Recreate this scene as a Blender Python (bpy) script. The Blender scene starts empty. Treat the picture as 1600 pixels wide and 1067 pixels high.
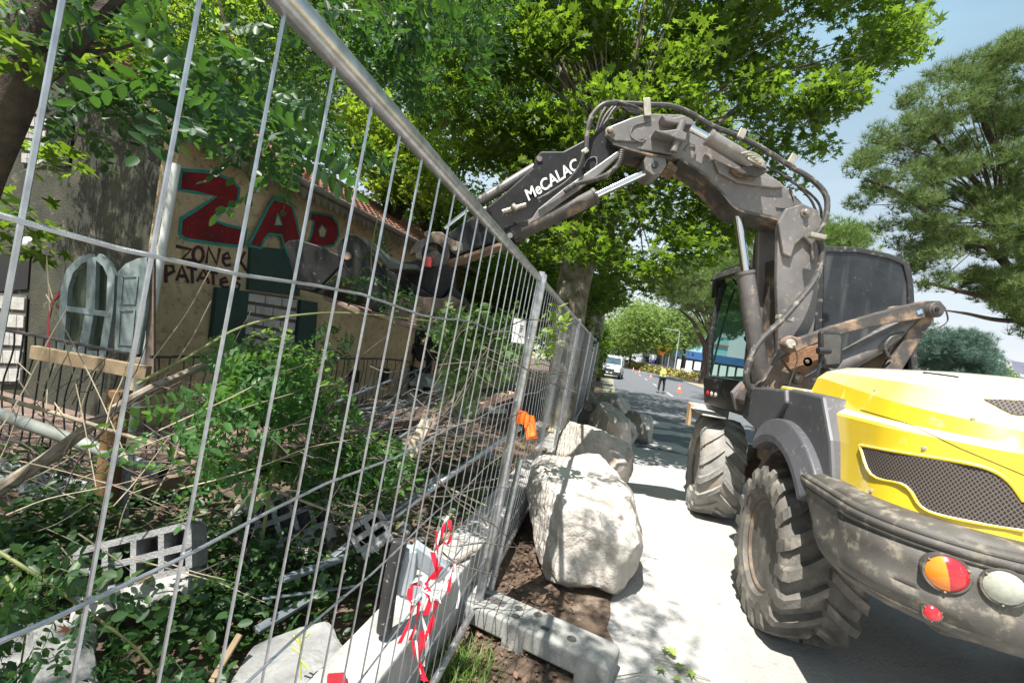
import bpy, bmesh, math, random
import numpy as np
from mathutils import Vector, Matrix, noise
D=bpy.data; S=bpy.context.scene; COL=S.collection
R=math.radians
# ------------------------------------------------------------------ camera, sky, sun
f=711.;H=1.75;rr=R(8.5);c_,s_=math.cos(rr),math.sin(rr)
cam=D.cameras.new('camera'); co=D.objects.new('camera',cam); COL.objects.link(co); S.camera=co
cam.sensor_width=36; cam.lens=16.0; cam.clip_end=3000; cam.clip_start=.02
co.matrix_world=Matrix(((c_,-s_,0,0),(0,0,-1,0),(s_,c_,0,H),(0,0,0,1)))
SUN=Vector((-.25,-.38,.89)).normalized()
w=D.worlds.new('World'); S.world=w; w.use_nodes=True; nt=w.node_tree
sky=nt.nodes.new('ShaderNodeTexSky'); sky.sky_type='NISHITA'; sky.sun_disc=False
sky.sun_elevation=math.asin(SUN.z); sky.sun_rotation=math.atan2(SUN.x,SUN.y); sky.dust_density=3.5; sky.air_density=1.0; sky.ozone_density=.6
tcw=nt.nodes.new('ShaderNodeTexCoord'); sx=nt.nodes.new('ShaderNodeSeparateXYZ'); nt.links.new(tcw.outputs['Generated'],sx.inputs[0])
mr_=nt.nodes.new('ShaderNodeMapRange'); nt.links.new(sx.outputs[2],mr_.inputs[0]); mr_.inputs[1].default_value=.0; mr_.inputs[2].default_value=.62; mr_.inputs[3].default_value=.92; mr_.inputs[4].default_value=.62
mw=nt.nodes.new('ShaderNodeMapping'); mw.inputs['Scale'].default_value=(1,1,3.2); nt.links.new(tcw.outputs['Generated'],mw.inputs[0]); nw=nt.nodes.new('ShaderNodeTexNoise'); nw.inputs['Scale'].default_value=2.2; nw.inputs['Detail'].default_value=7; nt.links.new(mw.outputs[0],nw.inputs[0])
ad=nt.nodes.new('ShaderNodeMath'); ad.operation='MULTIPLY_ADD'; nt.links.new(nw.outputs[0],ad.inputs[0]); ad.inputs[1].default_value=.7; ad.inputs[2].default_value=-.35
ad2=nt.nodes.new('ShaderNodeMath'); ad2.use_clamp=True; nt.links.new(ad.outputs[0],ad2.inputs[0]); nt.links.new(mr_.outputs[0],ad2.inputs[1])
mxw=nt.nodes.new('ShaderNodeMix'); mxw.data_type='RGBA'; nt.links.new(ad2.outputs[0],mxw.inputs[0]); nt.links.new(sky.outputs[0],mxw.inputs[6]); hz=nt.nodes.new('ShaderNodeValToRGB'); nt.links.new(sx.outputs[2],hz.inputs[0]); hz.color_ramp.elements[0].position=.05; hz.color_ramp.elements[0].color=(.93,.97,1,1); hz.color_ramp.elements[1].position=.55; hz.color_ramp.elements[1].color=(.47,.73,.90,1)
hs=nt.nodes.new('ShaderNodeVectorMath'); hs.operation='SCALE'; hs.inputs['Scale'].default_value=10.5; nt.links.new(hz.outputs[0],hs.inputs[0]); nt.links.new(hs.outputs[0],mxw.inputs[7])   # thin high haze over the blue
nt.links.new(mxw.outputs[2],nt.nodes['Background'].inputs[0]); nt.nodes['Background'].inputs[1].default_value=.05
sl=D.lights.new('sun','SUN'); sl.energy=5.0; sl.angle=R(.5); sl.color=(1,.96,.9)
so=D.objects.new('sun',sl); COL.objects.link(so); so.rotation_euler=(-SUN).to_track_quat('-Z','Y').to_euler()
S.view_settings.view_transform='Standard'; S.view_settings.look='None'; S.view_settings.exposure=1.15; S.view_settings.gamma=1
# ------------------------------------------------------------------ point helpers
def uv(px,py):
    a,b=px-800,py-533.5
    return a*c_+b*s_, -a*s_+b*c_
def P(px,py,Y):
    u,v=uv(px,py); return Vector((u*Y/f,Y,H-v*Y/f))
def G(px,py,z=0):
    u,v=uv(px,py); return P(px,py,(H-z)*f/v)
CAM=Vector((0,0,H))
def ray(px,py): return P(px,py,1)-CAM
def hit(px,py,p0,n):
    d=ray(px,py); t=(p0-CAM).dot(n)/d.dot(n); return CAM+d*t
# machine frame: x right, y forward
MO=Vector((3.14,3.10,0)); MR=Vector((.979,-.205,0)); MF=Vector((.205,.979,0))
def M(x,y,z=0): return MO+MR*x+MF*y+Vector((0,0,z))
# ------------------------------------------------------------------ materials
MAT={}
def mat(name,c1,c2=None,scale=8,rough=.8,metal=0,bump=0,bscale=None,spec=.5,dust=None,damt=.5,dscale=6,detail=6,trans=0,alpha=1,coat=0,lo=.35,hi=.65):
    if name in MAT: return MAT[name]
    m=D.materials.new(name); m.use_nodes=True; n=m.node_tree; b=n.nodes['Principled BSDF']
    b.inputs['Roughness'].default_value=rough; b.inputs['Metallic'].default_value=metal
    b.inputs['Specular IOR Level'].default_value=spec
    if coat: b.inputs['Coat Weight'].default_value=coat; b.inputs['Coat Roughness'].default_value=.15
    tc=n.nodes.new('ShaderNodeTexCoord')
    def nz(sc,det=detail):
        t=n.nodes.new('ShaderNodeTexNoise'); t.inputs['Scale'].default_value=sc; t.inputs['Detail'].default_value=det; t.inputs['Roughness'].default_value=.62
        n.links.new(tc.outputs['Object'],t.inputs['Vector']); return t
    def ramp(src,a,bb,ca,cb):
        r=n.nodes.new('ShaderNodeValToRGB'); r.color_ramp.elements[0].position=a; r.color_ramp.elements[1].position=bb
        r.color_ramp.elements[0].color=ca; r.color_ramp.elements[1].color=cb; n.links.new(src,r.inputs[0]); return r
    def mix(fac,A,B):
        x=n.nodes.new('ShaderNodeMix'); x.data_type='RGBA'; n.links.new(fac,x.inputs[0])
        for s,v in ((6,A),(7,B)):
            if isinstance(v,tuple): x.inputs[s].default_value=v
            else: n.links.new(v,x.inputs[s])
        return x.outputs[2]
    c1=(*c1,1); c2=(*(c2 or [k*.7 for k in c1[:3]]),1)
    t=nz(scale); cr=ramp(t.outputs[0],lo,hi,c2,c1); out=cr.outputs[0]
    if dust:
        t2=nz(dscale,10); r2=ramp(t2.outputs[0],.5+.18*(1-damt)-.06,.62+.18*(1-damt),(0,0,0,1),(1,1,1,1)); out=mix(r2.outputs[0],out,(*dust,1))
        rr_=n.nodes.new('ShaderNodeMapRange'); n.links.new(r2.outputs[0],rr_.inputs[0]); rr_.inputs[3].default_value=rough; rr_.inputs[4].default_value=.95
        n.links.new(rr_.outputs[0],b.inputs['Roughness'])
    n.links.new(out,b.inputs['Base Color'])
    if bump:
        t3=nz(bscale or scale*4,8); bp=n.nodes.new('ShaderNodeBump'); bp.inputs['Strength'].default_value=bump; bp.inputs['Distance'].default_value=.02
        n.links.new(t3.outputs[0],bp.inputs['Height']); n.links.new(bp.outputs[0],b.inputs['Normal'])
    if trans: b.inputs['Transmission Weight'].default_value=trans
    MAT[name]=m; return m
def leafmat(name,c1,c2,tr,tw=.45,rough=.45,dry=None):
    m=D.materials.new(name); m.use_nodes=True; n=m.node_tree; b=n.nodes['Principled BSDF']; o=n.nodes['Material Output']
    g=n.nodes.new('ShaderNodeNewGeometry'); r=n.nodes.new('ShaderNodeValToRGB'); n.links.new(g.outputs['Random Per Island'],r.inputs[0])
    r.color_ramp.elements[0].color=(*c1,1); r.color_ramp.elements[1].color=(*c2,1)
    if dry: e=r.color_ramp.elements.new(.97); e.color=(*c2,1); r.color_ramp.elements[-1].color=(*dry,1)
    n.links.new(r.outputs[0],b.inputs['Base Color']); b.inputs['Roughness'].default_value=rough; b.inputs['Specular IOR Level'].default_value=.4
    t=n.nodes.new('ShaderNodeBsdfTranslucent'); r2=n.nodes.new('ShaderNodeValToRGB'); n.links.new(g.outputs['Random Per Island'],r2.inputs[0])
    r2.color_ramp.elements[0].color=(*[k*.6 for k in tr],1); r2.color_ramp.elements[1].color=(*tr,1); n.links.new(r2.outputs[0],t.inputs[0])
    mx=n.nodes.new('ShaderNodeMixShader'); mx.inputs[0].default_value=tw
    n.links.new(b.outputs[0],mx.inputs[1]); n.links.new(t.outputs[0],mx.inputs[2]); n.links.new(mx.outputs[0],o.inputs[0]); MAT[name]=m; return m
def glass(name,tint,rough=.03,alpha=.75,dark=(.02,.03,.03)):
    m=D.materials.new(name); m.use_nodes=True; n=m.node_tree; b=n.nodes['Principled BSDF']; o=n.nodes['Material Output']
    b.inputs['Base Color'].default_value=(*dark,1); b.inputs['Roughness'].default_value=rough; b.inputs['Specular IOR Level'].default_value=.8
    t=n.nodes.new('ShaderNodeBsdfTransparent'); t.inputs[0].default_value=(*tint,1); mx=n.nodes.new('ShaderNodeMixShader'); mx.inputs[0].default_value=alpha
    n.links.new(b.outputs[0],mx.inputs[1]); n.links.new(t.outputs[0],mx.inputs[2]); n.links.new(mx.outputs[0],o.inputs[0]); MAT[name]=m; return m
def dirtyglass(name):
    m=mat(name,(.010,.011,.013),(.030,.032,.034),scale=2.5,rough=.10,spec=.6); n=m.node_tree; b=n.nodes['Principled BSDF']; src=b.inputs['Base Color'].links[0].from_socket
    tc=n.nodes.new('ShaderNodeTexCoord'); a=n.nodes.new('ShaderNodeTexNoise'); a.inputs['Scale'].default_value=16; a.inputs['Detail'].default_value=12; a.inputs['Roughness'].default_value=.8
    mp_=n.nodes.new('ShaderNodeMapping'); mp_.inputs['Scale'].default_value=(6,6,.7); c=n.nodes.new('ShaderNodeTexNoise'); c.inputs['Scale'].default_value=1.3; c.inputs['Detail'].default_value=3
    n.links.new(tc.outputs['Object'],a.inputs[0]); n.links.new(tc.outputs['Object'],mp_.inputs[0]); n.links.new(mp_.outputs[0],c.inputs[0])
    def rp(s_,x,y,hi):
        q=n.nodes.new('ShaderNodeValToRGB'); q.color_ramp.elements[0].position=x; q.color_ramp.elements[1].position=y; q.color_ramp.elements[1].color=(hi,hi,hi,1); n.links.new(s_,q.inputs[0]); return q.outputs[0]
    k=src
    for f_,col in ((rp(c.outputs[0],.52,.75,.35),(.20,.20,.19,1)),(rp(a.outputs[0],.62,.68,.9),(.34,.31,.27,1))):
        x=n.nodes.new('ShaderNodeMix'); x.data_type='RGBA'; n.links.new(f_,x.inputs[0]); n.links.new(k,x.inputs[6]); x.inputs[7].default_value=col; k=x.outputs[2]
    n.links.new(k,b.inputs['Base Color']); return m
# ------------------------------------------------------------------ object helpers
def tag(o,label=None,cat=None,group=None,kind=None):
    if label: o['label']=label
    if cat: o['category']=cat
    if group: o['group']=group
    if kind: o['kind']=kind
    return o
def thing(name,label,cat,loc,group=None,kind=None):
    o=D.objects.new(name,None); o.empty_display_size=.2; COL.objects.link(o); o.location=loc; return tag(o,label,cat,group,kind)
def wloc(o):
    v=Vector((0,0,0))
    while o: v+=o.location; o=o.parent
    return v
def link(name,me,m,parent=None,smooth=False,loc=None):
    o=D.objects.new(name,me); COL.objects.link(o)
    if m:
        for k in (m if isinstance(m,(list,tuple)) else [m]): me.materials.append(k)
    if parent: o.parent=parent
    if smooth:
        me.polygons.foreach_set('use_smooth',[True]*len(me.polygons))
    return o
class MB:
    def __init__(s): s.v=[];s.f=[];s.mi=[];s.sm=[]
    def add(s,vs,fs,mi=0,sm=False):
        k=len(s.v); s.v+= [Vector(v) for v in vs]; s.f+=[[i+k for i in q] for q in fs]; s.mi+=[mi]*len(fs); s.sm+=[sm]*len(fs); return s
    def box(s,c,sx,sy,sz,rot=None,mi=0):
        vs=[Vector((x*sx/2,y*sy/2,z*sz/2)) for x in(-1,1) for y in(-1,1) for z in(-1,1)]
        if rot is not None:
            if isinstance(rot,(int,float)): rot=Matrix.Rotation(rot,3,'Z')
            vs=[rot@v for v in vs]
        c=Vector(c); return s.add([v+c for v in vs],[(0,1,3,2),(4,6,7,5),(0,4,5,1),(2,3,7,6),(0,2,6,4),(1,5,7,3)],mi)
    def mbox(s,x0,x1,y0,y1,z0,z1,mi=0):   # box in the machine frame
        vs=[M(x,y,z) for x in(x0,x1) for y in(y0,y1) for z in(z0,z1)]
        return s.add(vs,[(0,1,3,2),(4,6,7,5),(0,4,5,1),(2,3,7,6),(0,2,6,4),(1,5,7,3)],mi)
    def bar(s,a,b,wd,ht,up=(0,0,1),mi=0):
        a=Vector(a);b=Vector(b);d=(b-a).normalized();u=Vector(up)
        if abs(d.dot(u))>.98: u=Vector((1,0,0))
        r=d.cross(u).normalized()*wd/2;t=r.cross(d).normalized()*ht/2
        vs=[p+i*r+j*t for p in(a,b) for i in(-1,1) for j in(-1,1)]
        return s.add(vs,[(0,1,3,2),(4,6,7,5),(0,4,5,1),(2,3,7,6),(0,2,6,4),(1,5,7,3)],mi)
    def tube(s,pts,rad,n=8,cap=True,mi=0,sm=True):
        pts=[Vector(p) for p in pts]; k=len(pts); rad=rad if isinstance(rad,(list,tuple)) else [rad]*k
        vs=[];fs=[];pu=None
        for i,p in enumerate(pts):
            d=(pts[min(i+1,k-1)]-pts[max(i-1,0)])
            d=d.normalized() if d.length>1e-9 else Vector((0,0,1))
            if pu is None: pu=Vector((0,0,1)) if abs(d.z)<.9 else Vector((1,0,0))
            u=(pu-d*pu.dot(d)); u=u.normalized() if u.length>1e-6 else d.orthogonal().normalized(); pu=u; q=d.cross(u)
            for j in range(n):
                a=2*math.pi*j/n; vs.append(p+(u*math.cos(a)+q*math.sin(a))*rad[i])
        for i in range(k-1):
            for j in range(n):
                fs.append((i*n+j,i*n+(j+1)%n,(i+1)*n+(j+1)%n,(i+1)*n+j))
        s.add(vs,fs,mi,sm)
        if cap: 
            b0=len(s.v)-len(vs); s.f+=[[b0+j for j in range(n)][::-1],[b0+(k-1)*n+j for j in range(n)]]; s.mi+=[mi,mi]; s.sm+=[False,False]
        return s
    def prism(s,poly,ext,mi=0):
        poly=[Vector(p) for p in poly]; e=Vector(ext); n=len(poly)
        vs=poly+[p+e for p in poly]
        return s.add(vs,[list(range(n))[::-1],list(range(n,2*n))]+[(i,(i+1)%n,n+(i+1)%n,n+i) for i in range(n)],mi)
    def lathe(s,prof,c,axis,n=32,mi=0,sm=True,closed=False):  # prof: (along, radius)
        a=Vector(axis).normalized(); u=a.orthogonal().normalized(); q=a.cross(u); c=Vector(c); vs=[];fs=[];k=len(prof)
        for (t,r) in prof:
            for j in range(n):
                g=2*math.pi*j/n; vs.append(c+a*t+(u*math.cos(g)+q*math.sin(g))*r)
        for i in range(k if closed else k-1):
            for j in range(n): i2=(i+1)%k; fs.append((i*n+j,i*n+(j+1)%n,i2*n+(j+1)%n,i2*n+j))
        if not closed: fs+= [[j for j in range(n)][::-1],[(k-1)*n+j for j in range(n)]]
        return s.add(vs,fs,mi,sm)
    def ribbon(s,pts,wd,nrm,th=.003,mi=0):
        pts=[Vector(p) for p in pts]; nrm=Vector(nrm); k=len(pts)
        vs=[];fs=[]
        for i,p in enumerate(pts):
            d=(pts[min(i+1,k-1)]-pts[max(i-1,0)]).normalized(); r=d.cross(nrm).normalized()*wd/2
            vs+=[p-r,p+r,p+r+nrm*th,p-r+nrm*th]
        for i in range(k-1):
            for j in range(4): fs.append((i*4+j,i*4+(j+1)%4,i*4+4+(j+1)%4,i*4+4+j))
        fs+=[(3,2,1,0),(k*4-4,k*4-3,k*4-2,k*4-1)]
        return s.add(vs,fs,mi)
    def build(s,name,m,parent=None,bevel=0,smooth=None,seg=2):
        off=wloc(parent) if parent else Vector((0,0,0))
        own=Vector((0,0,0))
        if not parent:   # origin at the base of the thing
            xs=[v.x for v in s.v];ys=[v.y for v in s.v]; own=Vector(((min(xs)+max(xs))/2,(min(ys)+max(ys))/2,min(v.z for v in s.v)))
        me=D.meshes.new(name); me.from_pydata([v-off-own for v in s.v],[],s.f); 
        for i,p in enumerate(me.polygons): p.material_index=s.mi[i]; p.use_smooth=s.sm[i] if smooth is None else smooth
        me.update(); bm=bmesh.new(); bm.from_mesh(me); bmesh.ops.recalc_face_normals(bm,faces=bm.faces); bm.to_mesh(me); bm.free()
        o=link(name,me,m,parent); o.location=own
        if any(s.sm) and smooth is None and len(s.v)<6000:
            es_=o.modifiers.new('split','EDGE_SPLIT'); es_.split_angle=R(40)
        if bevel:
            bv=o.modifiers.new('bevel','BEVEL'); bv.width=bevel; bv.segments=seg; bv.limit_method='ANGLE'; bv.angle_limit=R(35)
        return o
def curve_pts(pts,n=6):   # catmull-rom
    pts=[Vector(p) for p in pts]; out=[]
    q=[pts[0]*2-pts[1]]+pts+[pts[-1]*2-pts[-2]]
    for i in range(1,len(q)-2):
        for k in range(n):
            t=k/n; a,b,c,d=q[i-1],q[i],q[i+1],q[i+2]
            out.append(.5*((2*b)+(c-a)*t+(2*a-5*b+4*c-d)*t*t+(3*b-a-3*c+d)*t**3))
    out.append(pts[-1]); return out
rng=np.random.default_rng(7); random.seed(5)
# ------------------------------------------------------------------ foliage
def randrot(n,up=.5,rng=rng):
    """random orientations whose z axis leans upward"""
    z=rng.normal(size=(n,3)); z/=np.linalg.norm(z,axis=1)[:,None]; z[:,2]=np.abs(z[:,2]); z+=np.array([0,0,up]); z/=np.linalg.norm(z,axis=1)[:,None]
    x=rng.normal(size=(n,3)); x-= (x*z).sum(1)[:,None]*z; x/=np.linalg.norm(x,axis=1)[:,None]; y=np.cross(z,x)
    return np.stack([x,y,z],axis=2)
def hangrot(n,down=.8,rng=rng):
    x=rng.normal(size=(n,3)); x[:,2]=x[:,2]*.3-down; x/=np.linalg.norm(x,axis=1)[:,None]
    z=rng.normal(size=(n,3)); z[:,2]+=.8; z-=(x*z).sum(1)[:,None]*x; z/=np.linalg.norm(z,axis=1)[:,None]; y=np.cross(z,x)
    return np.stack([x,y,z],axis=2)
def scatter(name,m,parent,T,tris,pos,rot,sc):
    off=np.array(wloc(parent)) if parent else np.zeros(3)
    T=np.array(T,float); tris=np.array(tris,np.int32); n=len(pos); k=len(T)
    v=np.einsum('nij,kj->nki',rot,T)*np.asarray(sc)[:,None,None]+(pos-off)[:,None,:]
    v=v.reshape(-1,3).astype(np.float32); fc=(tris[None]+ (np.arange(n)*k)[:,None,None]).reshape(-1,3)
    me=D.meshes.new(name); me.vertices.add(len(v)); me.vertices.foreach_set('co',v.ravel()); me.loops.add(fc.size); me.loops.foreach_set('vertex_index',fc.ravel().astype(np.int32))
    me.polygons.add(len(fc)); me.polygons.foreach_set('loop_start',np.arange(0,fc.size,3,dtype=np.int32)); me.polygons.foreach_set('loop_total',np.full(len(fc),3,np.int32)); me.update(calc_edges=True)
    o=link(name,me,m,parent); return o
def maple():
    tips=[(-150,.42),(-115,.2),(-95,.62),(-68,.28),(-48,.85),(-22,.42),(0,1.0),(22,.42),(48,.85),(68,.28),(95,.62),(115,.2),(150,.42)]
    v=[(0,0,0)]+[(r*math.cos(R(a)),r*math.sin(R(a)),.10*r*r*(-1 if k%2==0 else .6)) for k,(a,r) in enumerate(tips)]
    t=[(0,i,i+1) for i in range(1,len(tips))]+[(0,len(tips),1)]
    return v,t
def maple_lo():
    tips=[(-140,.4),(-95,.6),(-60,.25),(-45,.85),(-20,.4),(0,1.0),(20,.4),(45,.85),(60,.25),(95,.6),(140,.4)]
    v=[(0,0,0)]+[(r*math.cos(R(a)),r*math.sin(R(a)),-.12*r*r) for a,r in tips]
    return v,[(0,i,i+1) for i in range(1,len(tips))]+[(0,len(tips),1)]
def oval(L=1,W=.45,dz=.06):
    v=[(0,0,0),(.25*L,-.42*W,dz),(.6*L,-.5*W,dz),(.92*L,-.22*W,0),(L,0,-.02),(.92*L,.22*W,0),(.6*L,.5*W,dz),(.25*L,.42*W,dz)]
    return v,[(0,1,2),(0,2,3),(0,3,4),(0,4,5),(0,5,6),(0,6,7)]
def compound(n=7,droop=.35,seed=0):
    """locust leaf: a stalk with pairs of oval leaflets, unit length 1"""
    r=random.Random(seed); V=[];T=[]
    def P_(t): return Vector((t*(1-.15*droop*t),0,-droop*t*t))
    for i in range(6):
        a=P_(i/6);b=P_((i+1)/6);k=len(V); V+=[a+Vector((0,-.006,0)),a+Vector((0,.006,0)),b+Vector((0,.006,0)),b+Vector((0,-.006,0))]; T+=[(k,k+1,k+2),(k,k+2,k+3)]
    ov,ot=oval(1,.5)
    for i in range(n+1):
        t=.22+.78*i/n; p=P_(t)
        for sgn in ((-1,1) if i<n else (0,)):
            ang=sgn*R(r.uniform(58,78)); tl=r.uniform(-.5,.25); L=.2*r.uniform(.85,1.15)*(1-.25*abs(t-.6))
            mtx=Matrix.Rotation(ang,3,'Z')@Matrix.Rotation(tl*-1,3,'Y')@Matrix.Rotation(r.uniform(-.4,.4),3,'X')
            k=len(V); V+=[p+(mtx@Vector(q))*L for q in ov]; T+=[(a+k,b+k,c+k) for a,b,c in ot]
    return [tuple(v) for v in V],T
def tuft(n=11,seed=1,spread=.9):
    r=random.Random(seed); V=[];T=[]
    for i in range(n):
        a=r.uniform(0,6.28); e=r.uniform(-.2,1.3)*spread; d=Vector((math.cos(a)*math.sin(e+.25),math.sin(a)*math.sin(e+.25),math.cos(e+.25))); s=d.orthogonal().normalized()*.028
        k=len(V); V+=[tuple(-s),tuple(s),tuple(d*r.uniform(.7,1.0))]; T.append((k,k+1,k+2))
    return V,T
def pip(x,y,poly):
    ins=False;j=len(poly)-1
    for i in range(len(poly)):
        xi,yi=poly[i];xj,yj=poly[j]
        if (yi>y)!=(yj>y) and x<(xj-xi)*(y-yi)/(yj-yi)+xi: ins=not ins
        j=i
    return ins
def centers(poly,Y0,Y1,n,seed,zmin=0):
    """cluster centres filling the volume of a crown whose outline and depth are given"""
    r=random.Random(seed);out=[];xs=[p[0] for p in poly];ys=[p[1] for p in poly]
    while len(out)<n:
        x=r.uniform(min(xs),max(xs));y=r.uniform(min(ys),max(ys))
        if pip(x,y,poly):
            p=P(x,y,r.uniform(Y0,Y1))
            if p.z>zmin: out.append(p)
    return out
def around(cs,per,rad,flat=.6,rng=rng,shell=False):
    cs=np.array([tuple(c) for c in cs]); n=len(cs); rr2=np.asarray(rad) if np.ndim(rad) else np.full(n,rad)
    d=rng.normal(size=(n,per,3)); 
    d=d/np.linalg.norm(d,axis=2)[:,:,None]*(rng.random((n,per,1))**.45)
    d[:,:,2]*=flat
    return (cs[:,None,:]+d*rr2[:,None,None]).reshape(-1,3)
def tree(name,label,loc,trunkmat,trunk,branches,group=None):
    t=thing(name,label,'tree',loc,group)
    b=MB()
    for pts,r0,r1 in trunk+branches:
        cp=curve_pts(pts,5); k=len(cp); b.tube(cp,[r0+(r1-r0)*i/(k-1) for i in range(k)],n=10 if r0>.08 else 6)
    b.build('trunk',trunkmat,t); return t
# ------------------------------------------------------------------ materials used
galv=mat('galvanised',(.62,.63,.65),(.36,.37,.39),scale=25,rough=.34,metal=.85,dust=(.42,.24,.14),damt=.12,dscale=9)
wirem=mat('fence_wire',(.50,.52,.56),(.33,.35,.38),scale=40,rough=.38,metal=.8)
conc=mat('concrete',(.33,.33,.31),(.22,.22,.205),scale=5,rough=.9,bump=.4,bscale=130,dust=(.16,.15,.14),damt=.22,dscale=12)
concl=mat('pale_concrete',(.42,.41,.385),(.27,.26,.245),scale=6,rough=.9,bump=.4,bscale=50)
blockm=mat('hollow_block',(.30,.30,.30),(.20,.20,.20),scale=12,rough=.95,bump=.8,bscale=90)
rockm=mat('limestone',(.60,.56,.51),(.42,.38,.33),scale=2.0,rough=.9,bump=1,bscale=30,dust=(.26,.16,.09),damt=.40,dscale=2.6)
rockg=mat('grey_rock',(.46,.43,.38),(.33,.30,.26),scale=3,rough=.9,bump=.7,bscale=18,dust=(.30,.19,.12),damt=.3,dscale=3)
iron=mat('black_iron',(.015,.015,.016),(.03,.028,.026),scale=20,rough=.5)
wood=mat('pale_wood',(.27,.20,.12),(.17,.12,.07),scale=6,rough=.8,bump=.2)
oldwood=mat('weathered_wood',(.22,.17,.13),(.12,.09,.07),scale=6,rough=.9,bump=.3)
bark=mat('bark',(.085,.062,.045),(.03,.022,.018),scale=10,rough=.95,bump=1,bscale=24)
planebark=mat('plane_bark',(.22,.21,.15),(.075,.06,.042),scale=5,rough=.9,bump=.4,dust=(.42,.41,.32),damt=.35,dscale=5)
pinebark=mat('pine_bark',(.09,.06,.045),(.035,.025,.02),scale=9,rough=.95,bump=.8)
twig=mat('twig',(.30,.25,.19),(.16,.13,.10),scale=20,rough=.9)
straw=mat('dry_stalk',(.36,.31,.22),(.22,.18,.12),scale=20,rough=.8)
maplem=leafmat('plane_leaf',(.012,.032,.007),(.075,.13,.018),(.28,.46,.03),.44)
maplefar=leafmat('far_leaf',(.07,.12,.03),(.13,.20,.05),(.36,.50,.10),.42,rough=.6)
locust=leafmat('locust_leaf',(.012,.045,.016),(.032,.085,.024),(.11,.26,.03),.34)
bramble=leafmat('bramble_leaf',(.014,.045,.014),(.05,.105,.028),(.12,.24,.03),.32)
wilted=leafmat('wilted_leaf',(.09,.17,.05),(.16,.26,.08),(.3,.46,.12),.4,rough=.7)
pinem=leafmat('pine_needle',(.045,.085,.025),(.15,.215,.06),(.22,.32,.08),.35,dry=(.22,.11,.04),rough=.7)
bluem=leafmat('cedar_needle',(.06,.12,.09),(.11,.18,.14),(.08,.16,.10),.2,rough=.7)
litter=leafmat('litter_leaf',(.09,.055,.035),(.24,.15,.10),(.2,.12,.06),.15,rough=.8)
# ------------------------------------------------------------------ ground
def sheet(name,poly,z,m,sub=0):
    me=D.meshes.new(name); me.from_pydata([(x,y,z) for x,y in poly],[],[list(range(len(poly)))]); o=link(name,me,m); tag(o,kind='structure'); return o
def jag(a,b,n,amp,seed=0):
    r=random.Random(seed); return [(a[0]+(b[0]-a[0])*i/n+r.uniform(-amp,amp),a[1]+(b[1]-a[1])*i/n) for i in range(n)]
grd=mat('dusty_ground',(.44,.43,.41),(.34,.33,.31),scale=1.3,rough=.95,bump=.8,bscale=45,dust=(.27,.25,.22),damt=.36,dscale=11)
far=mat('far_ground',(.30,.28,.22),(.2,.2,.12),scale=.1,rough=1)
asph=mat('asphalt',(.125,.13,.14),(.085,.09,.10),scale=4,rough=.85,bump=.3,bscale=120,dust=(.2,.19,.18),damt=.25,dscale=1.2)
soil=mat('soil',(.15,.10,.07),(.07,.05,.035),scale=5,rough=1,bump=1,bscale=25,dust=(.30,.25,.19),damt=.35,dscale=4)
sheet('ground',[(-900,-300),(1200,-300),(1200,1500),(-900,1500)],-.008,far)
sheet('forecourt_ground',[(-.6,-3),(9,-3),(11,10),(3.0,10.8),(2.2,10),(1.2,5)],0,grd)
lx=lambda y:.55+.217*y; rx=lambda y:8.6+.222*y
sheet('road',[(lx(9)+.3,9.2)]+jag((3.0,9.3),(11.5,8.0),16,.25,9)+[(rx(9),9)]+[(rx(y),y) for y in range(20,400,20)]+[(lx(y)+ (0 if y<100 else 0),y) for y in range(380,10,-20)],.004,asph)
sheet('garden_soil',[(-40,-3),(-.1,-3)]+jag((.35,.5),(.72,2.5),8,.03,4)+jag((.80,2.5),(1.15,4),10,.05,1)+jag((1.15,4),(2.5,10),12,.1,2)+[(12,60),(-60,60)],.008,soil)
rd_=random.Random(4)
for k in range(16):
    cx=rd_.uniform(3.0,11);cy=rd_.uniform(8.6,13.5);a_=rd_.uniform(.3,1.1);b_=rd_.uniform(.2,.7); n_=26
    sheet('dust_patch',[(cx+a_*math.cos(6.283*i/n_)*rd_.uniform(.6,1.3),cy+b_*math.sin(6.283*i/n_)*rd_.uniform(.6,1.3)) for i in range(n_)],.008+.0004*k,grd)
wht=mat('road_paint',(.5,.5,.5),(.3,.3,.3),scale=8,rough=.8)
for k in range(8):
    y=17+k*9; x=lx(y)+3.3; sheet('lane_marking',[(x,y),(x+.14,y),(x+.14+.66,y+3),(x+.66,y+3)],.010,wht)
k_=MB()
ks=[(rx(y)+0,y) for y in (12,26,42,60,80,120,200,300)]
for (a,b) in zip(ks,ks[1:]): k_.bar((a[0]+.1,a[1],.07),(b[0]+.1,b[1],.07),.2,.15)
kb=mat('kerb_stone',(.36,.35,.33),(.25,.24,.23),scale=3,rough=.9)
tag(k_.build('kerb',kb),kind='structure')
sheet('median_strip',[(x+.2,y) for x,y in ks]+[(x+3.2+.02*y,y) for x,y in ks[::-1]],.10,mat('red_soil',(.36,.24,.16),(.22,.18,.10),scale=1.5,rough=1,bump=.5))
sheet('car_park',[(x+3.3+.02*y,y) for x,y in ks]+[(150,300),(90,12)],.03,mat('pale_asphalt',(.34,.34,.33),(.26,.26,.25),scale=1.5,rough=.9))
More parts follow.
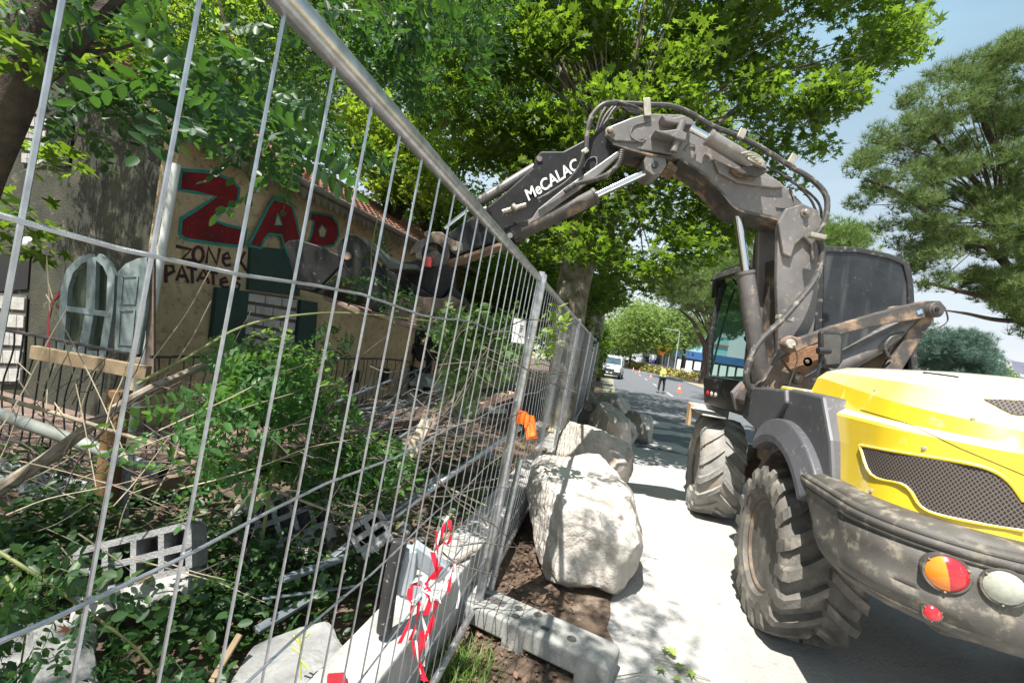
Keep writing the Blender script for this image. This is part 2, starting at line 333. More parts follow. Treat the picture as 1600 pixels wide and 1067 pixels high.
# ------------------------------------------------------------------ construction fence
FX=lambda y:-.49+.217*y
FD=Vector((.217,1,0)).normalized(); FN=Vector((1,-.217,0)).normalized()
fence_group='temporary wire mesh fence panels standing in a line'
def fpanel(y0,y1,label,top=2.15,bot=.13,lean=.045,wr=.0026,warp=0):
    p0=Vector((FX(y0),y0,0)); 
    t=thing('mesh_fence',label,'fence panel',p0,fence_group)
    q=lambda y,z:Vector((FX(y),y,z))+FN*(lean*(z-2.15)+warp*math.sin((y-y0)*1.8)*max(0,1-abs(z-1)))
    fr=MB(); fr.tube([q(y0,top),q(y1,top)],.021,n=12); fr.build('rail',galv,t); fr=MB(); fr.tube([q(y0,bot),q(y1,bot)],.019,n=12); fr.build('rail',galv,t)
    for y in (y0,y1):
        m=MB(); m.tube([q(y,.0),q(y,top+.05)],.021,n=12); m.build('post',galv,t)
    m=MB(); n=int((y1-y0)/.108)
    for i in range(1,n):
        y=y0+(y1-y0)*i/n; m.tube([q(y,z) for z in (bot,.6,1.1,1.6,top)],wr,n=5,cap=False)
    for z in (.44,.77,1.10,1.41,1.79):
        pts=[q(y0+(y1-y0)*i/24,z+ .008*math.sin(i*1.3)) +FN*.005 for i in range(25)]
        m.tube(pts,wr*1.1,n=5,cap=False)
    m.build('wire_mesh',wirem,t); return t
fpanel(-.72,2.80,'galvanised mesh fence panel nearest the camera, its top rail sweeping up over the picture')
fpanel(2.88,6.3,'mesh fence panel right behind the post with the orange tag, young leaves poking through it',warp=.05,wr=.0024)
fpanel(6.38,9.8,'mesh fence panel beyond the leafy one, behind the big plane tree trunk side',wr=.002)
fpanel(9.88,13.3,'mesh fence panel third from the tagged post, beside the grey boulders',wr=.002)
fpanel(13.38,16.8,'mesh fence panel at the far end of the visible fence line',wr=.002)
# foot block
def clampblock():
    t=thing('concrete_foot','long grey concrete fence foot block with round holes on bare ground','fence foot',(0.35,2.72,0))
    a=Vector((-.08,2.88,0)); b=Vector((.80,2.44,0)); d=(b-a).normalized(); n=Vector((-d.y,d.x,0)); L=(b-a).length
    def q(x,y,z): return a+d*x+n*y+Vector((0,0,z))
    bm_=MB()
    # body from long slab with slot cut: two side strips, end solids, feet
    W=.12
    def bx(x0,x1,y0,y1,z0,z1):
        vs=[q(x,y,z) for x in(x0,x1) for y in(y0,y1) for z in(z0,z1)]; bm_.add(vs,[(0,1,3,2),(4,6,7,5),(0,4,5,1),(2,3,7,6),(0,2,6,4),(1,5,7,3)])
    prof=[(0,0),(.10,0),(.10,.05),(.36,.05),(.36,0),(.50,0),(.50,.05),(.80,.05),(.80,0),(L,0),(L,.145),(L-.02,.165),(.02,.165),(0,.145)]
    bm_.prism([q(x,-W,z) for x,z in prof],n*2*W)
    o=bm_.build('block',conc,t,bevel=.012)
    hole=mat('hole_shadow',(.10,.095,.085),(.06,.055,.05),scale=20,rough=1)
    for (x,y) in ((.38,.04),(.40,-.045),(.50,.06),(.74,-.02)):
        m=MB(); m.lathe([(0,.028),(.004,.026),(.004,.0201),(.0015,.020)],q(x,y,.164),(0,0,1),n=20); m.build('socket_rim',hole,t)
    m=MB(); m.mi; s_=[q(x,y,.1665) for x,y in((.12,-.015),(.30,-.015),(.30,.045),(.12,.045))]; m.prism(s_,(0,0,.002)); m.build('slot',hole,t)
    m=MB(); s_=[q(x,y,.1665) for x,y in((.56,-.05),(.61,-.05),(.61,-.02),(.56,-.02))]; m.prism(s_,(0,0,.002)); m.build('socket',hole,t)
clampblock()
m=MB(); m.tube([Vector((.035,2.78,.15)),Vector((FX(2.75)+.02,2.74,2.17))],.026,n=14)
o=m.build('fence_post',galv); tag(o,'thick galvanised tube post standing in the concrete foot block','post')
m=MB(); m.tube([Vector((.10,2.90,.15)),Vector((.17,2.98,1.0))],.02,n=12); o=m.build('brace_stub',galv); tag(o,'short galvanised tube standing just behind the tagged post','tube')
# orange tag
org=mat('orange_plastic',(.95,.20,.02),(.85,.14,.02),scale=10,rough=.4)
yel=mat('yellow_fade',(.9,.45,.12),(.9,.25,.03),scale=14,rough=.5)
pc=P(815,652,2.72); t=thing('orange_tag','crumpled orange plastic tag wrapped round the fence post','tag',pc)
m=MB(); m.lathe([(-.035,.03),(.035,.031)],pc+Vector((.0,0,0)),(.05,0,1),n=12); m.build('band',org,t)
m=MB(); q=[pc+Vector(v) for v in((.02,-.03,.03),(.07,-.035,.025),(.085,-.04,-.03),(.11,-.045,-.10),(.045,-.05,-.115),(.02,-.045,-.04))]; m.prism(q,(.0,.004,0)); m.build('strip',org,t)
m=MB(); q=[pc+Vector(v) for v in((.045,-.041,-.01),(.07,-.044,-.03),(.095,-.05,-.085),(.055,-.055,-.10),(.04,-.05,-.05))]; m.prism(q,(.0,.002,0)); m.build('faded_patch',yel,t)
# white notice on fence
wp=mat('white_card',(.78,.78,.76),(.6,.6,.58),scale=10,rough=.6)
ink=mat('black_ink',(.02,.02,.02),(.02,.02,.02),scale=3,rough=.6)
q0=[P(803,497,2.65),P(821,500,2.65),P(818,537,2.65),P(799,534,2.65)]
t=thing('paper_notice','small white notice sheet folded over the fence wires beside the post','notice',q0[3])
m=MB(); m.prism([q0[0],q0[1],q0[2],q0[3]],(.006,.01,0)); m.build('card',wp,t)
m=MB()
for (x,y,w2) in ((812,508,6),(812,512,5),(811,516,4),(811,525,3)): m.prism([P(x,y,2.645),P(x+w2,y+1,2.645),P(x+w2,y+3,2.645),P(x,y+2,2.645)],(0,.001,0))
m.build('print',ink,t)
# barrier tape, red and white
red=mat('tape_red',(.8,.02,.05),(.65,.015,.04),scale=9,rough=.4); wt=mat('tape_white',(.82,.8,.8),(.7,.68,.68),scale=9,rough=.4)
t=thing('barrier_tape','knotted red and white barrier tape fluttering from the fence wires','tape',P(680,930,1.75))
def rib(pts,Yd,wd,mt):
    q=curve_pts([P(x,y,Yd+dz) for x,y,dz in pts],5); m=MB()
    vs=[];fs=[]
    for i,p in enumerate(q):
        a=i*.35; r=Vector((math.cos(a)*.9,math.sin(a)*.45,.35*math.sin(a*1.7))).normalized()*wd/2
        vs+=[p-r,p+r]
    for i in range(len(q)-1): fs.append((i*2,i*2+1,i*2+3,i*2+2))
    m.add(vs,fs,0,True); m.build('tape_strip',mt,t)
tp=[([(702,812,0),(705,835,0),(698,850,0),(690,838,0),(694,818,0)],red,.014),([(700,806,0),(688,830,0),(682,850,0),(676,862,0)],wt,.012),
([(676,862,0),(682,890,0),(678,905,0),(690,885,0),(672,905,0),(665,915,0)],red,.018),([(640,918,0),(650,905,0),(664,920,0),(684,940,0),(683,935,0)],wt,.024),
([(664,916,0),(645,912,0),(640,930,0),(645,950,0)],red,.02),([(682,938,0),(678,960,0),(670,985,0),(664,1010,0)],red,.02),([(665,915,0),(672,935,0),(665,960,0)],red,.022),
([(645,945,0),(640,970,0),(624,1005,0)],red,.016),([(655,940,0),(650,975,0),(640,1000,0)],red,.012),([(664,925,0),(660,960,0),(668,1000,0),(662,1040,0)],wt,.013),
([(680,930,0),(692,915,0),(712,880,0)],wt,.010),([(712,880,0),(705,900,0),(700,925,0)],red,.012),([(712,885,0),(718,920,0),(714,950,0)],wt,.009),([(660,985,0),(657,1030,0),(662,1060,0),(675,1064,0)],red,.022),
([(682,830,0),(684,870,0),(680,900,0)],red,.010),([(650,1000,0),(655,1040,0),(660,1060,0)],wt,.008),([(676,905,0),(655,930,0),(642,940,0)],wt,.014),([(645,1000,0),(648,1030,0)],red,.008)]
for pts,mt,wd in tp: rib(pts,1.62,wd,mt)
# ------------------------------------------------------------------ concrete beam beside fence
m=MB(); a=Vector((FX(.9)-.36,.9,.17)); b=Vector((FX(9.5)-.10,9.5,.19)); a.z=.19;b.z=.2; m.bar(a,b,.24,.36); o=m.build('concrete_beam',concl,bevel=.012); tag(o,'long pale concrete beam lying along the inside of the mesh fence','beam')
# ------------------------------------------------------------------ rocks
def rock(label,c,size,rz,seed,m,group=None,facet=.35,tilt=0):
    bm_=bmesh.new(); bmesh.ops.create_icosphere(bm_,subdivisions=6,radius=1); rd=random.Random(seed)
    planes=[]
    for i in range(11):
        d=Vector((rd.gauss(0,1),rd.gauss(0,1),rd.gauss(0,1)*.8)).normalized(); planes.append((d,rd.uniform(.50,.86)))
    planes+=[(Vector((.1,.05,1)).normalized(),.66),(Vector((.05,-.8,-.6)).normalized(),.62),(Vector((-.85,-.3,-.35)).normalized(),.64),(Vector((.9,-.2,.35)).normalized(),.72),(Vector((-.7,-.7,.05)).normalized(),.62),(Vector((.62,-.75,-.15)).normalized(),.68),(Vector((.2,-.75,.65)).normalized(),.74)]
    rm=Matrix.Rotation(rz,3,'Z')@Matrix.Rotation(tilt,3,'X')
    for v in bm_.verts:
        p=v.co.copy(); p=Vector([math.copysign(abs(c)**.72,c) for c in p])*.86
        for d,h in planes:
            k=p.dot(d)-h
            if k>0: p-=d*k*.86
        nn=noise.fractal(p*2.0+Vector((seed,0,0)),1,2,5)*.075-max(0,.05-abs(noise.noise(p*1.7+Vector((seed,7,0)))))*.5+noise.fractal(p*9+Vector((seed,3,0)),.7,2,5)*.014
        p*=1+nn
        q=Vector((p.x*size[0],p.y*size[1],p.z*size[2])); v.co=rm@q
    me=D.meshes.new('boulder'); bm_.to_mesh(me); bm_.free()
    o=link('boulder',me,m,smooth=True); o.location=c; tag(o,label,'boulder',group); return o
bg='boulders lined up between the fence and the road'
rock('huge sunlit cream boulder right behind the concrete foot block',(.85,4.0,.30),(.66,1.22,.56),-.12,3,rockm,bg,tilt=.12)
rock('brown and white boulder resting behind the huge cream one',(1.40,6.3,.28),(.60,.7,.66),.3,8,rockm,bg)
rock('tall grey slanting boulder close to the fence',(2.05,8.4,.32),(.50,.70,.62),.5,12,rockg,bg,tilt=.4)
rock('small rusty boulder wedged between two grey ones',(2.62,9.4,.2),(.28,.35,.42),.2,15,rockm,bg)
rock('rounded grey boulder at the road edge, right of the rusty one',(3.05,10.1,.25),(.40,.55,.52),.1,17,rockg,bg)
rock('flat pale boulder farther along the fence',(2.75,11.6,.35),(.60,.7,.62),.3,21,rockg,bg)
rock('farthest small boulder, near the parked van side',(3.1,13.4,.35),(.55,.6,.50),.8,25,rockg,bg)
# ------------------------------------------------------------------ house
HC=Vector((-3.9,5.0,0)); HD=Vector((.287,.958,0)).normalized(); HN=Vector((HD.y,-HD.x,0)); GD=-HN; GN=-HD
render=mat('roughcast_render',(.50,.40,.24),(.36,.29,.18),scale=1.6,rough=1,bump=1,bscale=60,dust=(.17,.14,.10),damt=.48,dscale=12)
rendg=mat('shaded_mossy_render',(.068,.068,.044),(.033,.035,.025),scale=3,rough=1,bump=1,bscale=60,dust=(.30,.28,.22),damt=.16,dscale=4)  # mossy gable colour, darkened to carry the shade on that side
house=thing('old_house','derelict rendered house with graffiti, red tiled roof and walled up windows','house',HC)
zt=3.5; zb=-.3; Lh=13; Wd=5.2
m=MB(); m.prism([HC+Vector((0,0,zb)),HC+HD*Lh+Vector((0,0,zb)),HC+HD*Lh+Vector((0,0,zt)),HC+Vector((0,0,zt))],-HN*.25); m.build('front_wall',render,house)
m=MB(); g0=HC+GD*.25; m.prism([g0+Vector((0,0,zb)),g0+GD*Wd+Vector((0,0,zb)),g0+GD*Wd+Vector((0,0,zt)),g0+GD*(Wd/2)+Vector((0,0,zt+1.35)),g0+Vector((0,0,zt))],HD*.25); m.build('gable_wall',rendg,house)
m=MB(); m.box(HC+GD*.12+GN*.012+Vector((0,0,(zt+zb)/2)),.24,.03,zt-zb,rot=math.atan2(GD.y,GD.x)); m.build('corner_pilaster',render,house)
tilem=mat('clay_tile',(.34,.15,.10),(.17,.085,.065),scale=7,rough=.9,dust=(.24,.20,.16),damt=.5,dscale=9,bump=.3)
# roof: curved clay tiles, each row stepped
def roofside():
    V=[];F=[]; pitch=math.tan(R(27)); e0=HC+HN*.35+GN*.35; nu=int((Lh+.6)/.045); rows=16
    for r in range(rows):
        for e in (0,1):
            for i in range(nu+1):
                along=i*.045; t=(r+e)*.19; h=zt-.02+t*pitch+ (.035 if e==0 else .0)+.028*abs(math.sin(along*math.pi/.21))
                V.append(e0+HD*along-HN*t+Vector((0,0,h)))
    for r in range(rows*2-1):
        for i in range(nu): a=r*(nu+1)+i; F.append((a,a+1,a+nu+2,a+nu+1))
    m=MB(); m.add(V,F,0,False)
    return m
m=roofside(); m.build('roof',tilem,house)
m=MB(); pt=math.tan(R(27))
e0=HC+HN*.33+GN*.33; m.prism([e0+Vector((0,0,zt-.10)),e0-HN*3.0+Vector((0,0,zt-.10+3.0*pt)),e0-HN*3.0+Vector((0,0,zt-.04+3*pt)),e0+Vector((0,0,zt-.04))],HD*(Lh+.5)); m.build('roof_boards',oldwood,house)
m=MB(); 
for i in range(int(Lh/.14)):
    a=HC+HN*.345+GN*.3+HD*(i*.14)
    m.prism([a+Vector((0,0,zt-.06)),a+HD*.13+Vector((0,0,zt-.06)),a+HD*.13+Vector((0,0,zt-.13)),a+HD*.065+Vector((0,0,zt-.24)),a+Vector((0,0,zt-.13))],HN*.015)
m.build('scalloped_fascia',mat('fascia',(.16,.14,.11),(.09,.08,.065),scale=4,rough=.9),house)
m=MB(); m.tube([HC+HN*.40+GN*.3+Vector((0,0,zt-.02)),HC+HN*.40+HD*Lh+Vector((0,0,zt-.06))],.05,n=10); m.build('gutter',mat('zinc',(.12,.11,.10),(.2,.18,.16),scale=6,rough=.6),house)
m=MB(); m.tube([HC+HN*.07-HD*.08+Vector((0,0,3.1)),HC+HN*.05-HD*.12+Vector((0,0,.2))],.042,n=12); m.build('downpipe',mat('white_pvc',(.62,.64,.62),(.45,.47,.46),scale=3,rough=.5),house)
def W(px,py,off=0): return hit(px,py,HC+HN*off,HN)
def W2(px,py,off=0): return hit(px,py,HC+GN*off,GN)
def wallquad(name,pts,mt,off,th,par=house,fn=W,n=HN,lab=None):
    m=MB(); m.prism([fn(x,y,off) for x,y in pts],n*th); o=m.build(name,mt,par)
    if lab: o['label']=lab
    return o
dgreen=mat('dark_green_paint',(.012,.045,.035),(.008,.03,.026),scale=4,rough=.7)
void=mat('dark_interior',(.012,.012,.012),(.006,.006,.006),scale=2,rough=1)
def blocks(name,fn,n,x0,x1,y0,y1,nx,ny,off,par=house,mt=None):
    """white cellular concrete blocks filling an opening, mortar behind"""
    mt=mt or mat('white_block',(.44,.43,.40),(.28,.27,.25),scale=6,rough=.95,bump=.3)
    A=fn(x0[0],x0[1],off);B=fn(x1[0],x1[1],off);C=fn(y1[0],y1[1],off);Dq=fn(y0[0],y0[1],off)
    mm=MB(); mm.prism([A,B,C,Dq],n*.012); mm.build('mortar',mat('mortar_grey',(.11,.105,.10),(.07,.07,.065),scale=8,rough=1),par)
    mm=MB()
    for j in range(ny):
        for i in range(-1,nx+1):
            s0=max(0,(i+(.5 if j%2 else 0))/nx+.012); s1=min(1,(i+1+(.5 if j%2 else 0))/nx-.012)
            if s1-s0<.04: continue
            t0=j/ny+.03;t1=(j+1)/ny-.03
            q=lambda s,t:(A*(1-s)+B*s)*(1-t)+(Dq*(1-s)+C*s)*t
            mm.prism([q(s0,t0)+n*.013,q(s1,t0)+n*.013,q(s1,t1)+n*.013,q(s0,t1)+n*.013],n*.02)
    return mm.build(name,mt,par,bevel=.004)
# facade: tall green shutter under the A, walled window, shutters
wallquad('shutter',[(388,384),(470,392),(464,463),(384,452)],dgreen,.0,.05)
blocks('walled_window',W,HN,(384,455),(463,466),(378,540),(456,556),3,5,.0)
wallquad('shutter',[(334,448),(384,455),(376,540),(325,530)],dgreen,.01,.06)
wallquad('shutter',[(466,468),(492,472),(486,570),(456,560)],dgreen,.01,.06)
wallquad('doorway',[(650,505),(690,512),(690,620),(640,612)],dgreen,.0,.03,lab='dark green open doorway')
wallquad('doorway_void',[(655,512),(684,517),(682,618),(650,612)],void,.032,.01)
blocks('walled_window',W,HN,(692,512),(712,516),(690,560),(708,566),3,5,.0)
for q in (((546,578),(561,579),(559,598),(543,596)),((592,574),(608,576),(605,602),(590,598))): wallquad('air_vent',q,void,.0,.02)
wallquad('window',[(730,455),(748,460),(746,500),(728,495)],dgreen,.0,.05); wallquad('window',[(752,462),(770,466),(768,505),(750,500)],dgreen,.0,.05)
# graffiti letters
redp=mat('graffiti_red',(.22,.006,.012),(.10,.004,.008),scale=2.5,rough=.9,dust=(.25,.16,.11),damt=.08,dscale=30,bump=1,bscale=55); teal=mat('graffiti_teal',(.01,.22,.19),(.01,.16,.14),scale=6,rough=.9)
Zp=[(283,266),(318,268),(341,273),(362,282),(374,294),(372,314),(352,328),(330,343),(355,352),(386,359),(381,386),(335,381),(290,374),(281,366),(283,342),(306,328),(338,307),(305,301),(280,297)]
Ap=[(388,384),(405,352),(420,322),(429,309),(446,310),(456,319),(463,345),(472,384),(466,402),(450,400),(444,384),(440,368),(420,366),(413,374),(408,388)]
Pp=[(486,332),(503,334),(519,338),(528,351),(530,368),(522,384),(508,386),(500,388),(486,392),(478,386),(486,368),(490,346),(484,342)]
for k,(pl,nm) in enumerate(((Zp,'graffiti_letter'),(Ap,'graffiti_letter'),(Pp,'graffiti_letter'))):
    off=.003 if k==0 else .053 if k==1 else .003
    if k==1:
        off=.054
    m=MB(); m.prism([W(x,y,off) for x,y in pl],HN*.003); m.build(nm,redp,house)
    m=MB(); q=[W(x,y,off+.004) for x,y in pl+[pl[0]]]; m.ribbon(q,.035,HN); m.build('graffiti_outline',teal,house)
for h,off in (([(434,334),(441,352),(429,352)],.058),([(503,352),(510,360),(507,370),(500,370),(498,360)],.007)):
    m=MB(); m.prism([W(x,y,off) for x,y in h],HN*.003); m.build('graffiti_counter',render,house)
    m=MB(); m.ribbon([W(x,y,off+.004) for x,y in h+[h[0]]],.022,HN); m.build('graffiti_outline',teal,house)
z2=lambda x,y:(x/2.963,y/2.963+340)
circ=lambda cx,cy,rx_,ry_,n=14,a0=0,a1=360:[(cx+rx_*math.cos(R(a0+(a1-a0)*i/n)),cy+ry_*math.sin(R(a0+(a1-a0)*i/n))) for i in range(n+1)]
ST=[[(815,132),(885,148),(845,190),(895,198)],circ(918,172,24,36),[(955,212),(965,138),(1003,215),(1018,142)],[(1032,190),(1065,188),(1055,163),(1035,175),(1033,205),(1045,222),(1068,220)],
[(1085,248),(1135,158)],[(1100,182),(1142,248)],
[(768,302),(768,222),(800,225),(806,248),(772,266)],[(818,292),(842,222),(872,302)],[(826,270),(862,272)],[(865,228),(912,240)],[(888,235),(892,305)],[(912,296),(944,238),(968,306)],[(922,280),(960,282)],[(958,248),(1008,258)],[(986,254),(988,312)],
[(1018,302),(1055,296),(1044,278),(1022,288),(1022,310),(1036,324),(1060,322)],[(1112,282),(1088,280),(1080,292),(1110,312),(1104,334),(1076,330)]]
m=MB();m2=MB()
for st in ST:
    q=[W(*z2(x,y),.004) for x,y in st]; m.ribbon(q,.040,HN,.002); q=[p+HN*.003 for p in q]; m2.ribbon(q,.022,HN,.002)
m.build('graffiti_words_shadow',redp,house); m2.build('graffiti_words',mat('graffiti_black',(.015,.03,.03),(.01,.02,.02),scale=5,rough=.9),house)
# gable side
blocks('walled_window',W2,GN,(42,180),(78,186),(38,258),(74,262),2,4,.0)
wallquad('shutter',[(78,186),(118,196),(112,262),(76,260)],void,.0,.03,fn=W2,n=GN)
wallquad('window_lintel',[(42,166),(72,170),(72,182),(42,178)],wood,.0,.04,fn=W2,n=GN)
wallquad('doorway',[(0,398),(50,400),(46,452),(0,456)],void,.0,.02,fn=W2,n=GN)
blocks('walled_window',W2,GN,(0,458),(44,462),(0,600),(36,600),2,5,.02)
m=MB(); m.lathe([(0,.05),(.03,.07),(.07,.06),(.09,.02)],W2(50,380,.0),GN,n=14); m.build('globe_lamp',wp,house)
m=MB(); m.ribbon([W2(x,y,.004) for x,y in [(75,550),(76,500),(82,470),(95,457),(108,462)]],.04,GN); m.ribbon([W2(x,y,.004) for x,y in [(100,545),(104,500),(100,475),(90,480)]],.03,GN); m.build('graffiti_scrawl',redp,house)
m=MB(); m.tube(curve_pts([W2(60,172,.05),W2(120,196,.05),W2(180,214,.05),W(228,226,.1)],5),.008,n=6); m.build('cable',iron,house)
m=MB(); m.tube(curve_pts([W(228,226,.1),W(232,245,.16),W(240,250,.18),W(243,232,.2),W(245,215,.2)],5),.012,n=6); m.build('cable_loop',iron,house)
# terrace
terr=mat('terrace_tile',(.20,.13,.10),(.13,.095,.075),scale=5,rough=.9,bump=.3,dust=(.36,.32,.27),damt=.3,dscale=6)
m=MB(); tp_=[(-9,4.6),(-4.2,3.85),(-2.75,3.5),(-2.45,4.4),(-1.95,6.2),(-1.2,8.6),(0.0,13.5),(-1.6,13.5)]; 
m.prism([(x,y,.10) for x,y in tp_]+[(-3.9,5.0,.10),(-9,6.5,.10)],(0,0,.10)); o=m.build('terrace',terr); tag(o,'raised red tiled terrace slab in front of the old house','terrace')
gw=mat('grey_white_wall',(.38,.41,.43),(.28,.30,.32),scale=3,rough=.95,bump=.5,bscale=30,dust=(.2,.2,.19),damt=.3,dscale=30)
tw=thing('terrace_wall','low grey white terrace edge wall with black scribbled writing, dark underneath','wall',(-4.2,3.8,-.3))
a=Vector((-6.2,4.12,0));b=Vector((-2.78,3.47,0)); wd=(b-a).normalized(); wn=Vector((wd.y,-wd.x,0))
m=MB(); L=(b-a).length; pr=[(0,.19)]+[(L,.19)]+[(L,-.18),(L-.4,-.12),(L-.8,-.06),(L-1.3,-.10),(L-1.8,.02),(L-2.3,-.05),(0,-.05)]
m.prism([a+wd*x+Vector((0,0,z))+wn*.05 for x,z in pr],-wn*.045); m.build('face',gw,tw)
def W3(px,py,off=0): return hit(px,py,a+wn*(.05+off),wn)
z5=lambda x,y:(x/5.333,y/5.333+620)
m=MB()
for st in [circ(530,575,48,55),[(480,640),(515,565),(545,612),(608,520)],[(565,532),(608,520),(604,600)],[(523,632),(523,760)],[(492,692),(552,704)],[(25,500),(45,480),(55,510),(35,520)],[(60,480),(75,520)],
 [(120,560),(150,450),(160,520),(175,560)],[(180,540),(205,520),(200,575),(225,570)],[(240,470),(235,570),(262,575),(265,520),(290,545)],[(300,505),(306,515)],[(370,600),(395,590),(375,640),(420,648)],[(0,330),(30,380),(60,330)],[(215,390),(240,370),(255,400),(225,410)]]:
    m.ribbon([W3(*z5(x,y),.002) for x,y in st],.016,wn)
m.build('scribble',ink,tw)
m=MB(); m.prism([(-6.2,4.2,-.5),(-2.85,3.62,-.5),(-2.5,4.5,-.5),(-1.3,8.6,-.5),(-1.3,8.6,.099),(-1.3,8.6,.099)][:0] or [(-6.2,4.25,-.4),(-2.9,3.65,-.4),(-2.9,3.65,.095),(-6.2,4.25,.095)],(0,.12,0)); m.build('dark_back_wall',mat('dark_wall',(.05,.045,.04),(.03,.028,.025),scale=4,rough=1),tw)  # very dark brown wall set behind the edge face
m=MB()
for k in range(20): x=-2.72+k*.065; y=3.72+k*.2; m.bar((x,y,-.05),(x+.002,y,.095),.02,.19,up=(0,1,0))
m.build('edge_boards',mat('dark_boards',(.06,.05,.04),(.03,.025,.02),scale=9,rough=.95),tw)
# railings
rail_group='black wrought iron railings with wavy bars along the terrace'
def railing(pts,label,top=1.0):
    pts=[Vector((x,y,.2)) for x,y in pts]; t=thing('iron_railing',label,'railing',pts[0],rail_group)
    m=MB(); cp=curve_pts(pts,4)
    m.tube([p+Vector((0,0,top)) for p in cp],.014,n=6); m.build('handrail',iron,t); m=MB(); m.tube([p+Vector((0,0,.08)) for p in cp],.010,n=6); m.build('bottom_rail',iron,t)
    m=MB(); acc=0; nxt=.06
    for p,q in zip(cp,cp[1:]):
        L=(q-p).length
        while nxt<acc+L:
            r=p.lerp(q,(nxt-acc)/L); d=(q-p).normalized(); k=int(nxt/.115)
            if k%2: m.tube([r+Vector((0,0,z)) for z in (.05,top)],.007,n=5)
            else: m.tube([r+d*.03*math.sin(z*9)+Vector((0,0,z)) for z in [.05+ (top-.05)*i/12 for i in range(13)]],.007,n=5)
            nxt+=.115
        acc+=L
    m.build('bars',iron,t)
railing([(-5.9,4.15),(-4.2,3.9),(-2.92,3.62)],'railing stretch at left in front of the leaning arched window')
railing([(-2.85,3.65),(-2.72,4.3),(-2.42,5.3)],'railing stretch running back from the terrace corner under the green leaves')
railing([(-2.3,5.5),(-2.1,6.2),(-1.9,6.9),(-1.55,7.2)],'bent railing stretch near the walled up window')
# arched window sash and door leaf leaning behind the railing
gpaint=mat('grey_green_paint',(.22,.27,.27),(.13,.165,.165),scale=5,rough=.6,dust=(.42,.44,.42),damt=.2,dscale=9)
t=thing('arched_window_sash','old grey arched window sash with four panes leaning at the gable','window',P(140,600,4.35))
Yw=4.4
def fr(pts,wdt,Y,par,nm,mt,th=.045):
    fr.k=getattr(fr,'k',0)+1; m=MB(); m.ribbon([P(x,y,Y-.003*(fr.k%7)) for x,y in pts],wdt,(0,-1,0),th); return m.build(nm,mt,par)
fr([(101,545),(108,450),(116,425),(132,408),(150,403)],.07,Yw,t,'frame',gpaint)
fr([(150,403),(148,480),(136,550)],.085,Yw,t,'frame',gpaint); fr([(158,402),(172,414),(180,432),(178,480),(166,560)],.07,Yw,t,'frame',gpaint)
fr([(106,482),(178,492)],.05,Yw,t,'glazing_bar',gpaint); fr([(100,545),(168,560)],.09,Yw,t,'frame',gpaint)
m=MB(); m.prism([P(x,y,Yw+.02) for x,y in [(104,545),(112,440),(132,412),(160,406),(178,430),(174,490),(166,558)]],(0,.006,0)); m.build('pane',glass('sash_glass',(.8,.9,.85),alpha=.6,dark=(.05,.07,.05)),t)
t=thing('white_door_leaf','pale panelled door leaf with arched top leaning beside the window sash','door',P(200,600,4.2))
Yd=4.25; m=MB(); m.prism([P(x,y,Yd) for x,y in [(178,550),(184,424),(196,412),(214,404),(230,402),(228,480),(216,558)]],(0,.045,0)); m.build('leaf',gpaint,t,bevel=.006)
for pl in ([(192,432),(216,432),(211,475),(189,475)],[(188,485),(211,485),(206,540),(185,538)]):
    m=MB(); m.ribbon([P(x,y,Yd-.001) for x,y in pl+[pl[0]]],.018,(0,-1,0),.008); m.build('moulding',gpaint,t)
m=MB(); m.prism([P(x,y,4.3) for x,y in [(231,400),(240,400),(240,585),(226,600)]],(0,.03,0)); o=m.build('dark_door_board',oldwood); tag(o,'narrow dark board standing at the right edge of the pale door leaf','board')
# ------------------------------------------------------------------ garden debris
def plank(label,a,b,w_,h_,mt=wood,name='plank',cat='plank',group=None,up=(0,0,1)):
    m=MB(); m.bar(a,b,w_,h_,up); o=m.build(name,mt,bevel=.004); tag(o,label,cat,group); return o
def pole(label,pts,r,mt=twig,name='branch',cat='branch',group=None,n=8):
    m=MB(); cp=curve_pts(pts,5); k=len(cp); rs=r if isinstance(r,tuple) else (r,r); m.tube(cp,[rs[0]+(rs[1]-rs[0])*i/(k-1) for i in range(k)],n=n); o=m.build(name,mt); tag(o,label,cat,group); return o
plank('yellow plank tied along the railing below the arched window',P(52,550,3.4),P(232,583,3.35),.05,.10,up=(0,0,1))
plank('upright brown timber post behind the dry branches',P(188,610,3.1),P(158,830,3.1),.10,.10,mat('rusty_timber',(.25,.14,.06),(.16,.09,.04),scale=8,rough=.9),'timber_post','post')
plank('short brown wooden stake by the walled up window',P(505,558,4.6),P(500,610,4.6),.09,.05,oldwood,'stake','stake')
plank('grey board hanging below the terrace near the post',P(190,720,3.15),P(184,820,3.2),.13,.03,gw,'board','board',up=(0,1,0))
plank('splintered plank among the debris beyond the green shrub',P(668,655,3.3),P(615,770,3.0),.08,.05,mat('split_wood',(.42,.36,.28),(.26,.21,.15),scale=7,rough=.9),up=(0,-1,.3))
plank('thin pale lath poking out beside the broken slab',P(375,990,1.9),P(330,1066,1.8),.028,.012,wood,'lath','lath')
plank('small triangular scrap of pale wood in the brambles',P(392,772,2.4),P(360,806,2.4),.05,.02,mat('scrap_wood',(.45,.44,.34),(.35,.34,.26),scale=8,rough=.8),'wood_scrap','scrap')
plank('brown rotten plank in the heap behind the fence',P(575,830,2.9),P(510,875,2.7),.05,.03,wood)
plank('long grey plank lying across the rubble',P(760,560,4.6),P(640,700,3.8),.16,.05,oldwood)
plank('warm coloured board end in the rubble left of the orange tag',P(800,615,4.4),P(748,632,4.2),.12,.05,mat('brick_scrap',(.45,.26,.17),(.3,.2,.15),scale=8,rough=.9))
pv=mat('grey_pvc',(.24,.26,.23),(.15,.16,.14),scale=3,rough=.5)
